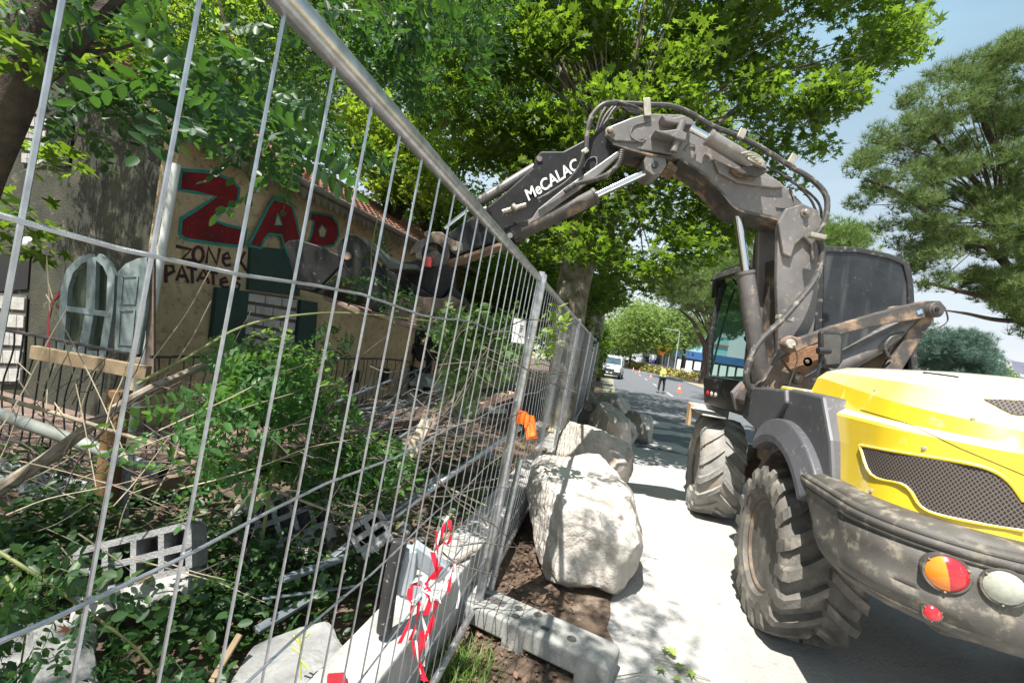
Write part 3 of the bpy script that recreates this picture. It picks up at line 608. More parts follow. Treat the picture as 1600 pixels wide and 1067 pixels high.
t=thing('plastic_pipe','grey green plastic pipe lying across the terrace edge, open end to the right','pipe',P(140,690,3.2))
A_=P(-20,640,3.3);B_=P(256,738,3.0); m=MB(); m.tube([A_,A_.lerp(B_,.5),B_],.042,n=16,cap=False); m.build('tube',pv,t)
m=MB(); m.lathe([(-.03,.036),(.001,.036)],B_,(B_-A_),n=16); m.build('bore',void,t)
m=MB(); m.lathe([(-.05,.046),(.04,.046)],A_.lerp(B_,.72),(B_-A_),n=16); m.build('coupling',pv,t)
pole('thick grey dead branch slanting up from the lower left',[P(-10,770,2.3),P(70,718,2.4),P(150,660,2.5),P(230,610,2.7),P(345,560,3.0)],(.035,.022),twig)
pole('long straight dry cane crossing the picture below the shrub',[P(-20,615,2.2),P(150,665,2.3),P(330,725,2.5),P(480,785,2.7),P(640,842,2.9)],(.012,.007),straw,'cane','cane')
pole('arching green brown shoot reaching over the shrub towards the bucket',[P(215,600,2.2),P(290,560,2.3),P(380,510,2.5),P(470,492,2.7),P(560,490,3.0),P(700,505,3.4)],(.009,.004),mat('green_stem',(.18,.2,.07),(.1,.12,.04),scale=9,rough=.7),'shoot','shoot')
# dry stalks
r_=random.Random(3)
t=thing('dry_stalk_clump','tangle of thin dry straw coloured stalks in front of the terrace','dry plant',P(200,800,2.4))
m=MB()
for k in range(28):
    x=r_.uniform(-40,330);y=r_.uniform(640,900);an=r_.choice([r_.uniform(-35,-5),r_.uniform(-75,-50),r_.uniform(15,40)]);L=r_.uniform(120,300);Y=r_.uniform(1.8,2.8)
    p=[P(x+L*i/4*math.cos(R(an))+r_.uniform(-4,4),y+L*i/4*math.sin(R(an))+r_.uniform(-6,6),Y+i*.05) for i in range(5)]
    m.tube(curve_pts(p,3),[.0038-.0002*i for i in range(13)],n=4,cap=False)
for x0,y0,x1,y1 in ((75,440,150,760),(72,460,200,720),(22,560,100,650),(73,400,72,640),(330,420,240,560),(250,600,330,470)):
    m.tube(curve_pts([P(x0,y0,2.3),P((x0+x1)/2+6,(y0+y1)/2,2.3),P(x1,y1,2.2)],4),.003,n=4,cap=False)
m.build('stalks',straw,t)
t=thing('twig_tangle','dark tangle of thin bare twigs lying over the rubble and brambles','twigs',P(400,820,2.8))
m=MB()
for k in range(230):
    x=r_.uniform(-20,760);y=r_.uniform(600,960)-max(0,x-500)*.35;an=r_.uniform(-70,60);L=r_.uniform(40,170);Y=r_.uniform(2.2,3.6)
    p=[P(x+L*i/3*math.cos(R(an))+r_.uniform(-5,5),y+L*i/3*math.sin(R(an))+r_.uniform(-9,9),Y+r_.uniform(-.05,.05)) for i in range(4)]; m.tube(curve_pts(p,2),[.0045-.0004*i for i in range(7)],n=4,cap=False)
m.build('twigs',mat('grey_twig',(.13,.11,.09),(.06,.05,.04),scale=20,rough=.95),t)
for k,(a_,b_,rr_) in enumerate((((180,860),(330,800),.012),((330,905),(470,830),.010),((520,840),(660,760),.016),((600,735),(760,700),.014),((610,800),(790,745),.012),((640,690),(820,650),.013),((430,640),(560,740),.011))):
    Ya=2.6+.2*k; pole(['dark crooked stick low among the brambles at left','dark stick leaning on the farther block wall piece','knotty stick behind the leafy shrub','bare stick across the middle of the rubble heap','long bare stick under the galvanised tube','bare stick near the top of the rubble heap','bare stick slanting down through the green shrub'][k],[P(*a_,Ya),P((a_[0]+b_[0])/2,(a_[1]+b_[1])/2-8,Ya+.1),P(*b_,Ya+.2)],(rr_,rr_*.5),oldwood)
# hollow block wall pieces
def blockwall(label,px0,px1,Y0,Y1,n,hpx,drop=.16):
    """chunk of wall with its hollow cells facing the viewer"""
    a=P(*px0,Y0);b=P(*px1,Y1);d=(b-a).normalized();L=(b-a).length;up=Vector((-.12,.35,.92)).normalized();up=(up-d*up.dot(d)).normalized();n_=d.cross(up).normalized()
    if n_.y>0:n_=-n_
    t=thing('hollow_block_chunk',label,'masonry chunk',a.lerp(b,.5)-up*.2,'broken pieces of hollow block wall')
    m=MB();cw=L/n; h=hpx; th=.020
    for j in range(3): m.bar(a+up*(j*h/2),b+up*(j*h/2),.16,th*1.6,up=up)
    for i in range(n+1):
        p=a+d*(cw*i); m.bar(p,p+up*h,.159,th*1.3 if i not in(0,n) else .03,up=d)
    m.build('cells',blockm,t)
    m=MB(); q=[a+n_*-.085,b-n_*.085,b-n_*.085+up*h,a-n_*.085+up*h]; m.prism(q,-n_*.03); m.build('back_face',blockm,t)
    # rough broken mortar below
    bm2=MB(); nseg=14; vs=[];fs=[]
    r=random.Random(int(px0[0]))
    for i in range(nseg+1):
        p=a+d*(L*i/nseg)-up*.012; dz=drop*(.6+.5*r.random()); vs+=[p+n_*.08,p-n_*.09,p-n_*.08-up*dz+Vector((0,0,r.uniform(-.02,.02))),p+n_*(.10+r.uniform(-.02,.03))-up*(dz*.7)]
    for i in range(nseg):
        for j in range(4): fs.append((i*4+j,i*4+(j+1)%4,i*4+4+(j+1)%4,i*4+4+j))
    fs+=[(0,1,2,3),(nseg*4,nseg*4+3,nseg*4+2,nseg*4+1)]
    bm2.add(vs,fs); bm2.build('broken_render',concl,t)
blockwall('broken hollow block wall piece at lower left with a curled dead leaf in front',(135,930),(308,885),2.25,2.35,4,.21)
blockwall('broken hollow block wall piece farther back under the green shrub',(388,868),(520,812),2.75,2.95,5,.26)
blockwall('small hollow block fragment between the brambles and the fence',(560,860),(605,830),2.7,2.8,2,.14,.05)
def slab(label,pts,th,mt,seed=0):
    r=random.Random(seed); m=MB(); m.prism([Vector(p) for p in pts],(0,0,-th)); o=m.build('concrete_slab',mt,bevel=.02); tag(o,label,'slab'); 
    sb=o.modifiers.new('sub','SUBSURF'); sb.subdivision_type='SIMPLE'; sb.levels=4; sb.render_levels=4
    tx=D.textures.new('slabn','CLOUDS'); tx.noise_scale=.12; dm=o.modifiers.new('d','DISPLACE'); dm.texture=tx; dm.strength=.045; dm.mid_level=.5; return o
slabm=mat('slab_concrete',(.30,.30,.29),(.17,.17,.165),scale=5,rough=.95,bump=.7,bscale=30,dust=(.12,.11,.09),damt=.35,dscale=6)
slab('cracked pale concrete slab lying behind the thin lath near the beam',[P(345,1085,1.75),P(400,1000,2.05),P(512,968,2.15),P(545,1010,1.95),P(520,1110,1.6)],.13,slabm,1)
slab('dusty pale concrete slab at the lower left corner in the brambles',[P(-60,1010,1.75),P(60,960,2.1),P(150,975,2.1),P(150,1085,1.7),P(-40,1150,1.5)],.10,slabm,2)
# steel bracket and black post
t=thing('steel_bracket','grey painted steel channel bracket standing beside the concrete beam','bracket',P(640,900,1.95))
gs=mat('grey_steel',(.36,.40,.43),(.27,.30,.33),scale=6,rough=.5,dust=(.4,.38,.35),damt=.15,dscale=20)
m=MB(); m.bar(P(640,855,2.05),P(632,925,2.05),.08,.07,up=(0,1,0)); m.bar(P(642,858,2.05),P(695,895,2.1),.08,.06,up=(0,1,0)); m.bar(P(630,915,2.05),P(668,930,2.05),.08,.05,up=(0,1,0)); m.build('channel',gs,t,bevel=.006)
pole('black paint flecked post leaning behind the fence wires',[P(625,845,2.0),P(612,900,2.0),P(600,985,2.0)],(.034,.034),mat('flecked_black',(.03,.03,.03),(.02,.02,.02),scale=9,rough=.7,dust=(.5,.48,.46),damt=.1,dscale=40),'black_post','post',n=10)
m=MB(); q=[P(512,1050,1.7),P(540,1048,1.75),P(545,1075,1.65),P(510,1080,1.6)]; m.prism(q,(0,0,-.02)); o=m.build('red_cloth',mat('red_cloth',(.4,.01,.02),(.25,.01,.02),scale=9,rough=.9),bevel=.006); tag(o,'small scrap of dark red cloth beside the cracked slab','cloth')
# metal tubes / profiles
al=mat('pale_steel',(.22,.25,.27),(.12,.14,.15),scale=8,rough=.45,metal=.4)
sg='loose steel tubes and profiles in the rubble'
for lab,a_,b_,w1,h1 in (('flat steel profile half buried in brambles, lower one',P(400,985,2.1),P(500,925,2.4),.05,.02),('flat steel profile half buried in brambles, upper one',P(440,905,2.3),P(540,870,2.6),.05,.02),
 ('long steel angle running under the green shrub',P(520,870,2.6),P(690,740,3.2),.04,.02),('pale steel strip in the brambles right of the lower profile',P(410,935,2.2),P(560,915,2.5),.02,.01),
 ('bright steel strip crossing behind the tape',P(560,1000,2.2),P(700,900,2.7),.03,.02)):
    plank(lab,a_,b_,w1,h1,al,'steel_profile','steel profile',sg)
pole('bright galvanised tube slanting behind the fence, left of the post',[P(560,850,2.95),P(700,745,3.4),P(812,668,4.0)],.024,galv,'steel_tube','tube',sg,12)
# collapsed fence section heap
t=thing('collapsed_fence_heap','flattened bundle of old wire fence panels heaped inside the site','fence wreck',P(640,650,4.2))
m=MB()
for (x0,y0,Y0,x1,y1,Y1,r0) in ((470,650,3.6,660,575,4.6,.013),(540,700,3.4,720,590,4.9,.013),(545,660,3.6,700,600,4.6,.011),(540,668,3.6,705,606,4.6,.010),(648,578,4.6,660,612,4.4,.014),(600,640,4.0,640,592,4.6,.012),(560,640,3.8,700,625,4.6,.012),(600,700,3.5,690,640,4.2,.012)):
    m.tube([P(x0,y0,Y0),P(x1,y1,Y1)],r0,n=8)
m.build('tubes',al,t)
m=MB()
for k in range(70):
    x=r_.uniform(535,700);y=r_.uniform(610,720)-(x-600)*.35;an=r_.uniform(-60,10);L=r_.uniform(40,110);Y=r_.uniform(3.6,4.5)
    p=[P(x+L*i/3*math.cos(R(an)),y+L*i/3*math.sin(R(an))+r_.uniform(-8,8),Y) for i in range(4)]; m.tube(curve_pts(p,3),.0028,n=4,cap=False)
m.build('loose_wires',mat('dull_wire',(.17,.17,.17),(.10,.09,.085),scale=20,rough=.6,metal=.3),t)
shm=mat('sheet_metal',(.30,.34,.31),(.20,.23,.21),scale=4,rough=.55,metal=.2,dust=(.3,.28,.24),damt=.2,dscale=10)
t=thing('bent_sheet_metal','bent grey green sheet metal trough on top of the rubble','sheet metal',P(740,650,4.3))
m=MB(); m.prism([P(x,y,4.3) for x,y in [(664,588),(672,606),(700,640),(712,652),(708,628),(690,600)]],(.03,.05,0)); m.prism([P(x,y,4.25) for x,y in [(712,640),(722,652),(748,648),(752,622),(724,632)]],(.02,.3,0)); m.prism([P(x,y,4.5) for x,y in [(640,596),(740,604),(748,612),(700,608),(640,602)]],(0,.5,.05)); m.build('sheet',shm,t)
rg='lumps of rubble and splintered wood scattered inside the fence'
for k in range(80):
    x=r_.uniform(540,850);y=r_.uniform(605,860);
    if x+ (y-600)*.55>905: continue
    Y=min(1.7*f/max(60,uv(x,y)[1]),5.0)
    p=P(x,y,Y); m=MB(); Rm=Matrix.Rotation(r_.uniform(0,6),3,'Z')@Matrix.Rotation(r_.uniform(-.6,.6),3,'X')
    m.box(p,r_.uniform(.06,.32),r_.uniform(.04,.1),r_.uniform(.02,.08),rot=Rm)
    o=m.build('rubble_piece',r_.choice([wood,conc,oldwood,concl,blockm,straw]),bevel=.01); tag(o,{'pale_wood':'splinter of yellow wood in the rubble heap behind the fence','concrete':'grey lump of concrete in the rubble heap behind the fence','weathered_wood':'dark piece of old board in the rubble heap behind the fence','pale_concrete':'pale broken concrete lump in the rubble heap behind the fence','hollow_block':'dark grey block fragment in the rubble heap behind the fence','dry_stalk':'straw coloured scrap in the rubble heap behind the fence'}[o.data.materials[0].name],'rubble',rg)
pole('pale dry root branch across the rubble below the post',[P(560,780,2.9),P(660,750,3.2),P(760,790,3.0)],(.012,.006),straw)
# fallen trunk-like stub stick
pole('short thick stick in the soil beyond the mesh',[P(640,870,2.6),P(700,880,2.7),P(745,858,2.9)],(.02,.012),twig)
# ------------------------------------------------------------------ excavator
EX=thing('wheeled_excavator','muddy wheeled excavator with yellow engine hood and black jointed boom reaching over the fence','excavator',M(0,1.2,0))
boomg=mat('dusty_black_paint',(.20,.185,.18),(.12,.11,.108),scale=2.2,rough=.36,spec=.6,dust=(.36,.28,.21),damt=.30,dscale=17,bump=.08,bscale=50)
boomd=mat('dirty_black_steel',(.10,.085,.075),(.05,.045,.042),scale=5,rough=.6,dust=(.36,.24,.15),damt=.55,dscale=5,bump=.2,bscale=40)
blackp=mat('worn_black_paint',(.010,.010,.011),(.022,.022,.023),scale=4,spec=.22,rough=.48,dust=(.20,.18,.16),damt=.08,dscale=26)
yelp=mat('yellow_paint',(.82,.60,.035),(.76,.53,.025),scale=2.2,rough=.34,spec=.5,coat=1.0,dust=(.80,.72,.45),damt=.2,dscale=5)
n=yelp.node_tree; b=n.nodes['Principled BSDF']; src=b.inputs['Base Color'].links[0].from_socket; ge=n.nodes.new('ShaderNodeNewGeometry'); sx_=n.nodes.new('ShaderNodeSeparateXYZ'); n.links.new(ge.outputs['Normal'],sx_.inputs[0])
q_=n.nodes.new('ShaderNodeMapRange'); q_.interpolation_type='SMOOTHSTEP'; n.links.new(sx_.outputs[2],q_.inputs[0]); q_.inputs[1].default_value=.50; q_.inputs[2].default_value=.95; q_.inputs[4].default_value=.92   # up-facing paint whitened, standing in for sun glare on the hood top
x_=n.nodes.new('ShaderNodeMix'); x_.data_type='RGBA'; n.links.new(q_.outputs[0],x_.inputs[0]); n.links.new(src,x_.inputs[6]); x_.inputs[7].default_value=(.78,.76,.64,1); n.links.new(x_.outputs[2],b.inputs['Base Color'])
greyp=mat('grey_plastic',(.085,.085,.095),(.065,.065,.072),scale=3,rough=.5,dust=(.30,.28,.25),damt=.14,dscale=22)
bump_=mat('dusty_bumper',(.11,.10,.088),(.055,.05,.044),scale=3.5,rough=.6,dust=(.25,.22,.165),damt=.5,dscale=14,bump=.2,bscale=140)
rub=mat('tyre_rubber',(.15,.138,.12),(.08,.074,.066),scale=6,rough=.9,dust=(.26,.23,.19),damt=.45,dscale=7,bump=.3,bscale=60)
rubf=mat('tyre_rubber_dusty',(.32,.31,.29),(.20,.19,.175),scale=6,rough=.95,dust=(.32,.25,.19),damt=.5,dscale=5,bump=.4,bscale=50)
rimm=mat('rusty_rim',(.16,.12,.085),(.08,.06,.045),scale=6,rough=.75,dust=(.30,.22,.15),damt=.45,dscale=8)
chrome=mat('chrome_rod',(.75,.77,.8),(.65,.67,.7),scale=3,rough=.12,metal=1)
brass=mat('pin_bolt',(.30,.26,.22),(.18,.15,.12),scale=8,rough=.5,metal=.5)
hosem=mat('rubber_hose',(.06,.055,.052),(.035,.033,.032),scale=12,rough=.55,dust=(.32,.27,.22),damt=.45,dscale=14)
stl=mat('fitting_steel',(.5,.46,.38),(.34,.3,.24),scale=12,rough=.45,metal=.6)
chas=mat('chassis_dirt',(.24,.16,.10),(.10,.07,.05),scale=5,rough=.95,dust=(.38,.29,.21),damt=.4,dscale=6,bump=.4,bscale=30)
glassc=glass('cab_glass',(.55,.75,.68),alpha=.6,dark=(.02,.05,.045)); rearg=dirtyglass('dirty_dark_glass')
def wheel(cx,cy,Rr,wd,steer,lug,nl,rm,lab=None,outer=-1):
    c=M(cx,cy,Rr-.012); ang=steer
    ax=(Matrix.Rotation(-ang,3,'Z')@MR)*outer; fw=(Matrix.Rotation(-ang,3,'Z')@MF); up=Vector((0,0,1)); hw=wd/2; r0=Rr-lug; rim=Rr*.56
    wm=D.objects.new('wheel',None); COL.objects.link(wm); wm.parent=EX; wm.location=c-EX.location
    if lab: wm['label']=lab
    m=MB(); prof=[(-hw*.72,rim),(-hw*.92,rim+.06),(-hw*1.0,rim+(r0-rim)*.55),(-hw*.93,r0-.035),(-hw*.80,r0-.006),(0,r0+.004),(hw*.80,r0-.006),(hw*.93,r0-.035),(hw*1.0,rim+(r0-rim)*.55),(hw*.96,rim+.075),(hw*.93,rim+.065),(hw*.92,rim+.03),(hw*.80,rim+.012),(hw*.72,rim)]
    m.lathe(prof,c,ax,n=56)
    o=None
    for side in(-1,1):
        for k in range(nl):
            a0=2*math.pi*(k+(.5 if side>0 else 0))/nl; V=[];F=[]
            segs=[(1.0,-.03,.11),(.99,.0,.05),(.90,.03,.012),(.6,.13,0),(.3,.24,0),(.02,.36,0)]
            for j,(t,da,dr) in enumerate(segs):
                a=a0+da*(14/nl)*1.15; lat=t*hw*side; wdt=(.034+.008*t)*(20/nl)**.5; ro=Rr-dr; ri=ro-lug*1.5
                for (rr3,s) in ((ro,.82),(ri,1.15)):
                    for sg in(-1,1):
                        aa=a+sg*wdt*s/Rr; V.append(c+ax*(lat)+(up*math.cos(aa)+fw*math.sin(aa))*rr3)
            for j in range(len(segs)-1):
                b=j*4; 
                for (p,q) in ((0,1),(1,3),(3,2),(2,0)): F.append((b+p,b+q,b+4+q,b+4+p))
            F+=[(0,1,3,2),(20,21,23,22)]
            m.add(V,F)
    o=m.build('tyre',rm,wm)
    bv=o.modifiers.new('bevel','BEVEL'); bv.width=.005; bv.segments=1; bv.limit_method='ANGLE'; bv.angle_limit=R(50)
    m=MB(); m.lathe([(-hw*.7,rim+.004),(hw*.74,rim+.004),(hw*.80,rim+.012),(hw*.80,rim-.012),(hw*.66,rim-.03),(hw*.45,rim-.05),(hw*.10,rim-.06),(hw*.0,.14),(hw*.25,.12),(hw*.28,.05),(hw*.26,.0)],c,ax,n=40)
    m.build('rim',rimm,wm)
    m=MB()
    for k in range(10):
        a=2*math.pi*k/10; p=c+ax*(hw*.03)+(up*math.cos(a)+fw*math.sin(a))*.19; m.lathe([(0,.016),(.03,.014)],p,ax,n=6)
    m.build('wheel_nuts',rimm,wm)
wheel(-.93,0,.57,.50,0,.045,18,rub,'rear left wheel with deep chunky lugs')
wheel(-.93,2.48,.60,.50,R(3),.026,16,rubf,'dusty front left wheel with worn tread')
wheel(.93,0,.57,.50,0,.045,18,rub,outer=1); wheel(.93,2.48,.60,.50,R(3),.026,16,rubf,outer=1)
# chassis
m=MB(); m.mbox(-.42,.42,-.5,3.0,.48,.86); m.mbox(-.85,.85,-.12,.12,.46,.68); m.mbox(-.85,.85,2.36,2.60,.48,.72); m.mbox(-.62,.62,.5,2.0,.86,1.12); m.mbox(-.55,-.40,.7,1.9,.6,1.2)
m.build('chassis',chas,EX,bevel=.02)
m=MB(); m.lathe([(0,.55),(.10,.55),(.10,.48),(.22,.48)],M(0,1.25,1.10),(0,0,1),n=36); m.build('slew_ring',chas,EX)
m=MB()
for k in range(6): m=MB(); m.tube(curve_pts([M(-.5,.55+.08*k,.9),M(-.62,.6+.07*k,.8+.03*k),M(-.58,.75+.07*k,.62),M(-.45,.9+.05*k,.7)],5),.013,n=6); m.build('chassis_hose',hosem,EX)
m=MB(); m.mbox(-.76,-.52,.62,.9,.62,.80); m.lathe([(0,.05),(.16,.05)],M(-.64,1.08,.64),(0,0,1),n=14); m.build('valve_block',chas,EX,bevel=.01)
# front arch / mudguard flap seen over the front wheel
m=MB(); m.mbox(-1.22,-.72,2.95,3.12,1.10,1.28); m.mbox(-1.23,-.95,2.1,3.0,1.215,1.235); m.build('front_mudguard',mat('pale_guard',(.55,.53,.5),(.4,.38,.35),scale=5,rough=.7),EX,bevel=.01)
m=MB(); m.mbox(-1.24,-1.20,2.85,3.05,.98,1.28); m.build('marker_bracket',mat('tan_bracket',(.5,.36,.2),(.4,.28,.16),scale=5,rough=.7),EX,bevel=.008)
# hood surface -------------------------------------------------
def plan(s,ins,zz):
    """point on the rounded outline of the rear body, s 0..1 from front left, round the rear, to front right"""
    hwid=1.02-ins; ry=-1.36+ins*.9; fy=.12; cr=.42
    segs=[]; Ls=(fy-(ry+cr)); La=cr*math.pi/2; Lr=2*(hwid-cr); tot=2*Ls+2*La+Lr; d=s*tot
    bulge=lambda x:-.06*(1-(x/hwid)**2)
    if d<Ls: x,y=-hwid,fy-d
    elif d<Ls+La: a=(d-Ls)/cr; x,y=-hwid+cr-cr*math.cos(a),ry+cr-cr*math.sin(a)
    elif d<Ls+La+Lr: x=-hwid+cr+(d-Ls-La); y=ry
    elif d<Ls+2*La+Lr: a=(d-Ls-La-Lr)/cr; x,y=hwid-cr+cr*math.sin(a),ry+cr-cr*math.cos(a)
    else: x,y=hwid,ry+cr+(d-Ls-2*La-Lr)
    if y<ry+cr: y+=bulge(x)*min(1,(ry+cr-y)/cr)
    return x,y
def hood_rows(s):
    k=min(1,max(0,(s-.02)/.36)); k2=1-k   # chamfer band fades toward the rear
    return [(-.01,1.235),(.0,1.40),(.01,1.60),(.02,1.615),(.085-.06*k,1.65-.02*k),(.135-.09*k,1.82-.14*k),(.19-.04*k,1.875-.05*k),(.32,1.925),(.55,1.955),(.8,1.975),(.97,1.98)]
def shell(rows,N=90,s0=0,s1=1):
    V=[];F=[];nr=len(rows(0))
    for i in range(N+1):
        s=s0+(s1-s0)*i/N
        for ins,z in rows(s): x,y=plan(s,ins,z); V.append(M(x,y+ (0 if ins<.5 else 0),z))
    for i in range(N):
        for j in range(nr-1): a=i*nr+j; F.append((a,a+nr,a+nr+1,a+1))
    return V,F
V,F=shell(hood_rows)
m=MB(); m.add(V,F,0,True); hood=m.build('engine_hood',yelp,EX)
bpy.context.view_layer.update()
try:
    hood.data.shade_smooth()
except Exception: pass
es=hood.modifiers.new('edges','EDGE_SPLIT'); es.split_angle=R(14)
from mathutils.bvhtree import BVHTree
BV=BVHTree.FromPolygons([tuple(v) for v in V],F)
def onhood(px,py,off=.004,bv=None):
    d=ray(px,py).normalized(); h=(bv or BV).ray_cast(CAM,d)
    if h[0] is None: return None
    n=h[1]; 
    if n.dot(d)>0: n=-n
    return h[0]+n*off
def drape(polypx,off,step=14,bv=None):
    """patch lying on the body surface inside an outline"""
    xs=[p[0] for p in polypx];ys=[p[1] for p in polypx]; bm_=bmesh.new()
    vs=[bm_.verts.new((x,y,0)) for x,y in polypx]; bm_.faces.new(vs)
    x=min(xs)+step
    while x<max(xs):
        bmesh.ops.bisect_plane(bm_,geom=bm_.verts[:]+bm_.edges[:]+bm_.faces[:],plane_co=(x,0,0),plane_no=(1,0,0)); x+=step
    y=min(ys)+step
    while y<max(ys):
        bmesh.ops.bisect_plane(bm_,geom=bm_.verts[:]+bm_.edges[:]+bm_.faces[:],plane_co=(0,y,0),plane_no=(0,1,0)); y+=step
    m=MB(); ok={}; V=[];
    for v in bm_.verts:
        h=onhood(v.co.x,v.co.y,off,bv)
        if h is not None: ok[v]=len(V); V.append(h)
    F=[[ok[v] for v in f.verts] for f in bm_.faces if all(v in ok for v in f.verts)]
    bm_.free(); m.add(V,F,0,True); return m
# grille material: hexagonal perforated sheet
gm=D.materials.new('perforated_grille'); gm.use_nodes=True; n=gm.node_tree; b=n.nodes['Principled BSDF']; tc=n.nodes.new('ShaderNodeTexCoord'); vo=n.nodes.new('ShaderNodeTexVoronoi'); vo.voronoi_dimensions='2D'; vo.inputs['Scale'].default_value=62; vo.inputs['Randomness'].default_value=.0; vo.feature='DISTANCE_TO_EDGE'; mg=n.nodes.new('ShaderNodeMapping'); mg.inputs['Rotation'].default_value=(0,0,.785)
n.links.new(tc.outputs['UV'],mg.inputs[0]); n.links.new(mg.outputs[0],vo.inputs['Vector']); cr=n.nodes.new('ShaderNodeValToRGB'); cr.color_ramp.elements[0].position=.10; cr.color_ramp.elements[0].color=(.12,.095,.08,1); cr.color_ramp.elements[1].position=.16; cr.color_ramp.elements[1].color=(.012,.011,.010,1); n.links.new(vo.outputs[0],cr.inputs[0]); n.links.new(cr.outputs[0],b.inputs['Base Color']); b.inputs['Roughness'].default_value=.7
GP=[(1345,696),(1400,706),(1500,722),(1545,733),(1575,752),(1600,786),(1640,850),(1640,840),(1600,829),(1520,816),(1462,803),(1438,790),(1424,768),(1408,756),(1363,742)]
def uvs(o):
    uvl=o.data.uv_layers.new(name='UVMap')
    for lp in o.data.loops:
        c=o.data.vertices[lp.vertex_index].co; uvl.data[lp.index].uv=(c.dot(MR)-c.dot(MF),c.z)
uvs(drape(GP,.006).build('side_grille',gm,EX))
m=MB(); q=[onhood(x,y,.006) for x,y in GP[:5]+[(1598,783)]]; q=[p for p in q if p is not None]; m.tube(curve_pts(q,4),.008,n=8)
q=[onhood(x,y,.006) for x,y in [(1598,829),(1520,816),(1462,803),(1438,790),(1424,768),(1408,756),(1363,742),(1345,696)]]; q=[p for p in q if p is not None]; m.tube(curve_pts(q,4),.008,n=8)
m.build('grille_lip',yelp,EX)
uvs(drape([(1535,624),(1700,630),(1700,660),(1580,648)],.006).build('top_grille',gm,EX))
q=[onhood(x,y,.002) for x,y in [(1443,583),(1470,586),(1497,590)]]
m=MB(); q=[p for p in q if p is not None]; 
if len(q)>1: m.tube(q,.006,n=6); m.build('hood_slit',void,EX)
# seam between side cover and hood
q=[onhood(x,y,.001) for x,y in [(1324,600),(1317,618),(1311,634)]]; q=[p for p in q if p is not None]; m=MB()
if len(q)>1: m.tube(q,.005,n=6); m.build('hood_seam',mat('seam',(.5,.38,.02),(.4,.3,.02),scale=4,rough=.6),EX)
for pl in ([(1345,640),(1420,662),(1500,700),(1600,742)],[(1352,775),(1420,800),(1500,822),(1600,848)]):
    pq=[(a_[0]+(b_[0]-a_[0])*i/12,a_[1]+(b_[1]-a_[1])*i/12) for a_,b_ in zip(pl,pl[1:]) for i in range(12)]+[pl[-1]]; q=[onhood(x,y,.0008) for x,y in pq]; q=[p for p in q if p is not None]; m=MB()
    if len(q)>2: m.tube(q,.0022,n=5); m.build('panel_gap',mat('gap_shadow',(.16,.11,.01),(.12,.08,.01),scale=4,rough=.8),EX)
for (x,y) in ((1444,700),(1362,766),(1368,610),(1520,655)):
    h=onhood(x,y,.0); 
    if h is not None: m=MB(); m.lathe([(-.005,.011),(.006,.010),(.007,.004)],h,(-ray(x,y)).normalized(),n=10); m.build('bolt_head',stl,EX)
# grey side panel with wheel arch
def sideface(pts,x0,x1,mt,name,bev=.02):
    m=MB(); m.prism([M(x0,y,z) for y,z in pts],MR*(x1-x0)); return m.build(name,mt,EX,bevel=bev)
arch=lambda r,a0,a1,n=14:[(r*math.cos(R(a0+(a1-a0)*i/n)),.57+r*math.sin(R(a0+(a1-a0)*i/n))) for i in range(n+1)]
# panel between arch and yellow hood
pts=arch(.72,205,60,16)[::-1]
ar=[(.70*math.cos(R(a)),.60+.70*math.sin(R(a))) for a in range(62,146,7)]
sideface([(.72,1.60),(.72,1.22)]+ar+[(-.76,1.12),(-.62,1.45),(-.44,1.70),(.05,1.71)],-1.075,-.90,greyp,'side_panel')
# mudguard lip: wide band sweeping over the wheel
def archband(r0,r1,a0,a1,xo,xi,mt,name,n=20,yc=0,zc=.60):
    V=[];F=[]
    for i in range(n+1):
        a=R(a0+(a1-a0)*i/n); cy,sz=math.cos(a),math.sin(a)
        V+=[M(xo,yc+r0*cy,zc+r0*sz),M(xo,yc+(r0+.05)*cy,zc+(r0+.05)*sz),M(xo+.05,yc+r1*cy,zc+r1*sz),M(xi,yc+r1*cy,zc+r1*sz),M(xi,yc+r0*cy,zc+r0*sz)]
    for i in range(n):
        for j in range(5): F.append((i*5+j,i*5+(j+1)%5,i*5+5+(j+1)%5,i*5+5+j))
    F+=[(0,1,2,3,4),tuple(n*5+j for j in range(5))]
    m=MB(); m.add(V,F,0,False); return m.build(name,mt,EX,bevel=.012)
archband(.70,.88,56,141,-1.175,-.86,greyp,'rear_mudguard',n=28)
sideface([(.36,1.28),(1.05,1.36),(1.05,1.60),(.98,1.66),(.1,1.70),(.05,1.60)],-1.10,-.85,greyp,'step_cover')
m=MB()
for k in range(7): m.mbox(-1.108,-1.098,.86-.0*k,1.0,1.40+.025*k,1.41+.025*k)
m.build('vent_slots',void,EX)
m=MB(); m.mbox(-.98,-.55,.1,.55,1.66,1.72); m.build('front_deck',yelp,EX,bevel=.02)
# bumper shell
def bump_rows(s):
    e=max(0,min(1,(s-.0)/.2)); 
    return [(-.02,.80),(-.09,.83),(-.130,.88),(-.143,.93),(-.142,.965),(-.134,.985),(-.131,1.06),(-.131,1.135),(-.141,1.155),(-.139,1.19),(-.118,1.214),(-.06,1.235),(.03,1.24)]
N=120;V=[];F=[];rows=bump_rows(0);nr=len(rows); s0=.235
for i in range(N+1):
    e=min(1,min(i,N-i)/16)
    for ins,z in rows:
        s0=(.12+.40+(1.24-z)*1.0)/4.64; s=s0+(1-2*s0)*i/N
        x,y=plan(s,ins*(.95+.05*e),z); V.append(M(x,y,z+ (0 if z>1.1 else (1-e)*.0)))
for i in range(N):
    for j in range(nr-1): a=i*nr+j; F.append((a,a+nr,a+nr+1,a+1))
m=MB(); m.add(V,F,0,True); bpo=m.build('rear_bumper',bump_,EX); es=bpo.modifiers.new('edges','EDGE_SPLIT'); es.split_angle=R(26); sd=bpo.modifiers.new('th','SOLIDIFY'); sd.thickness=.02; sd.offset=0
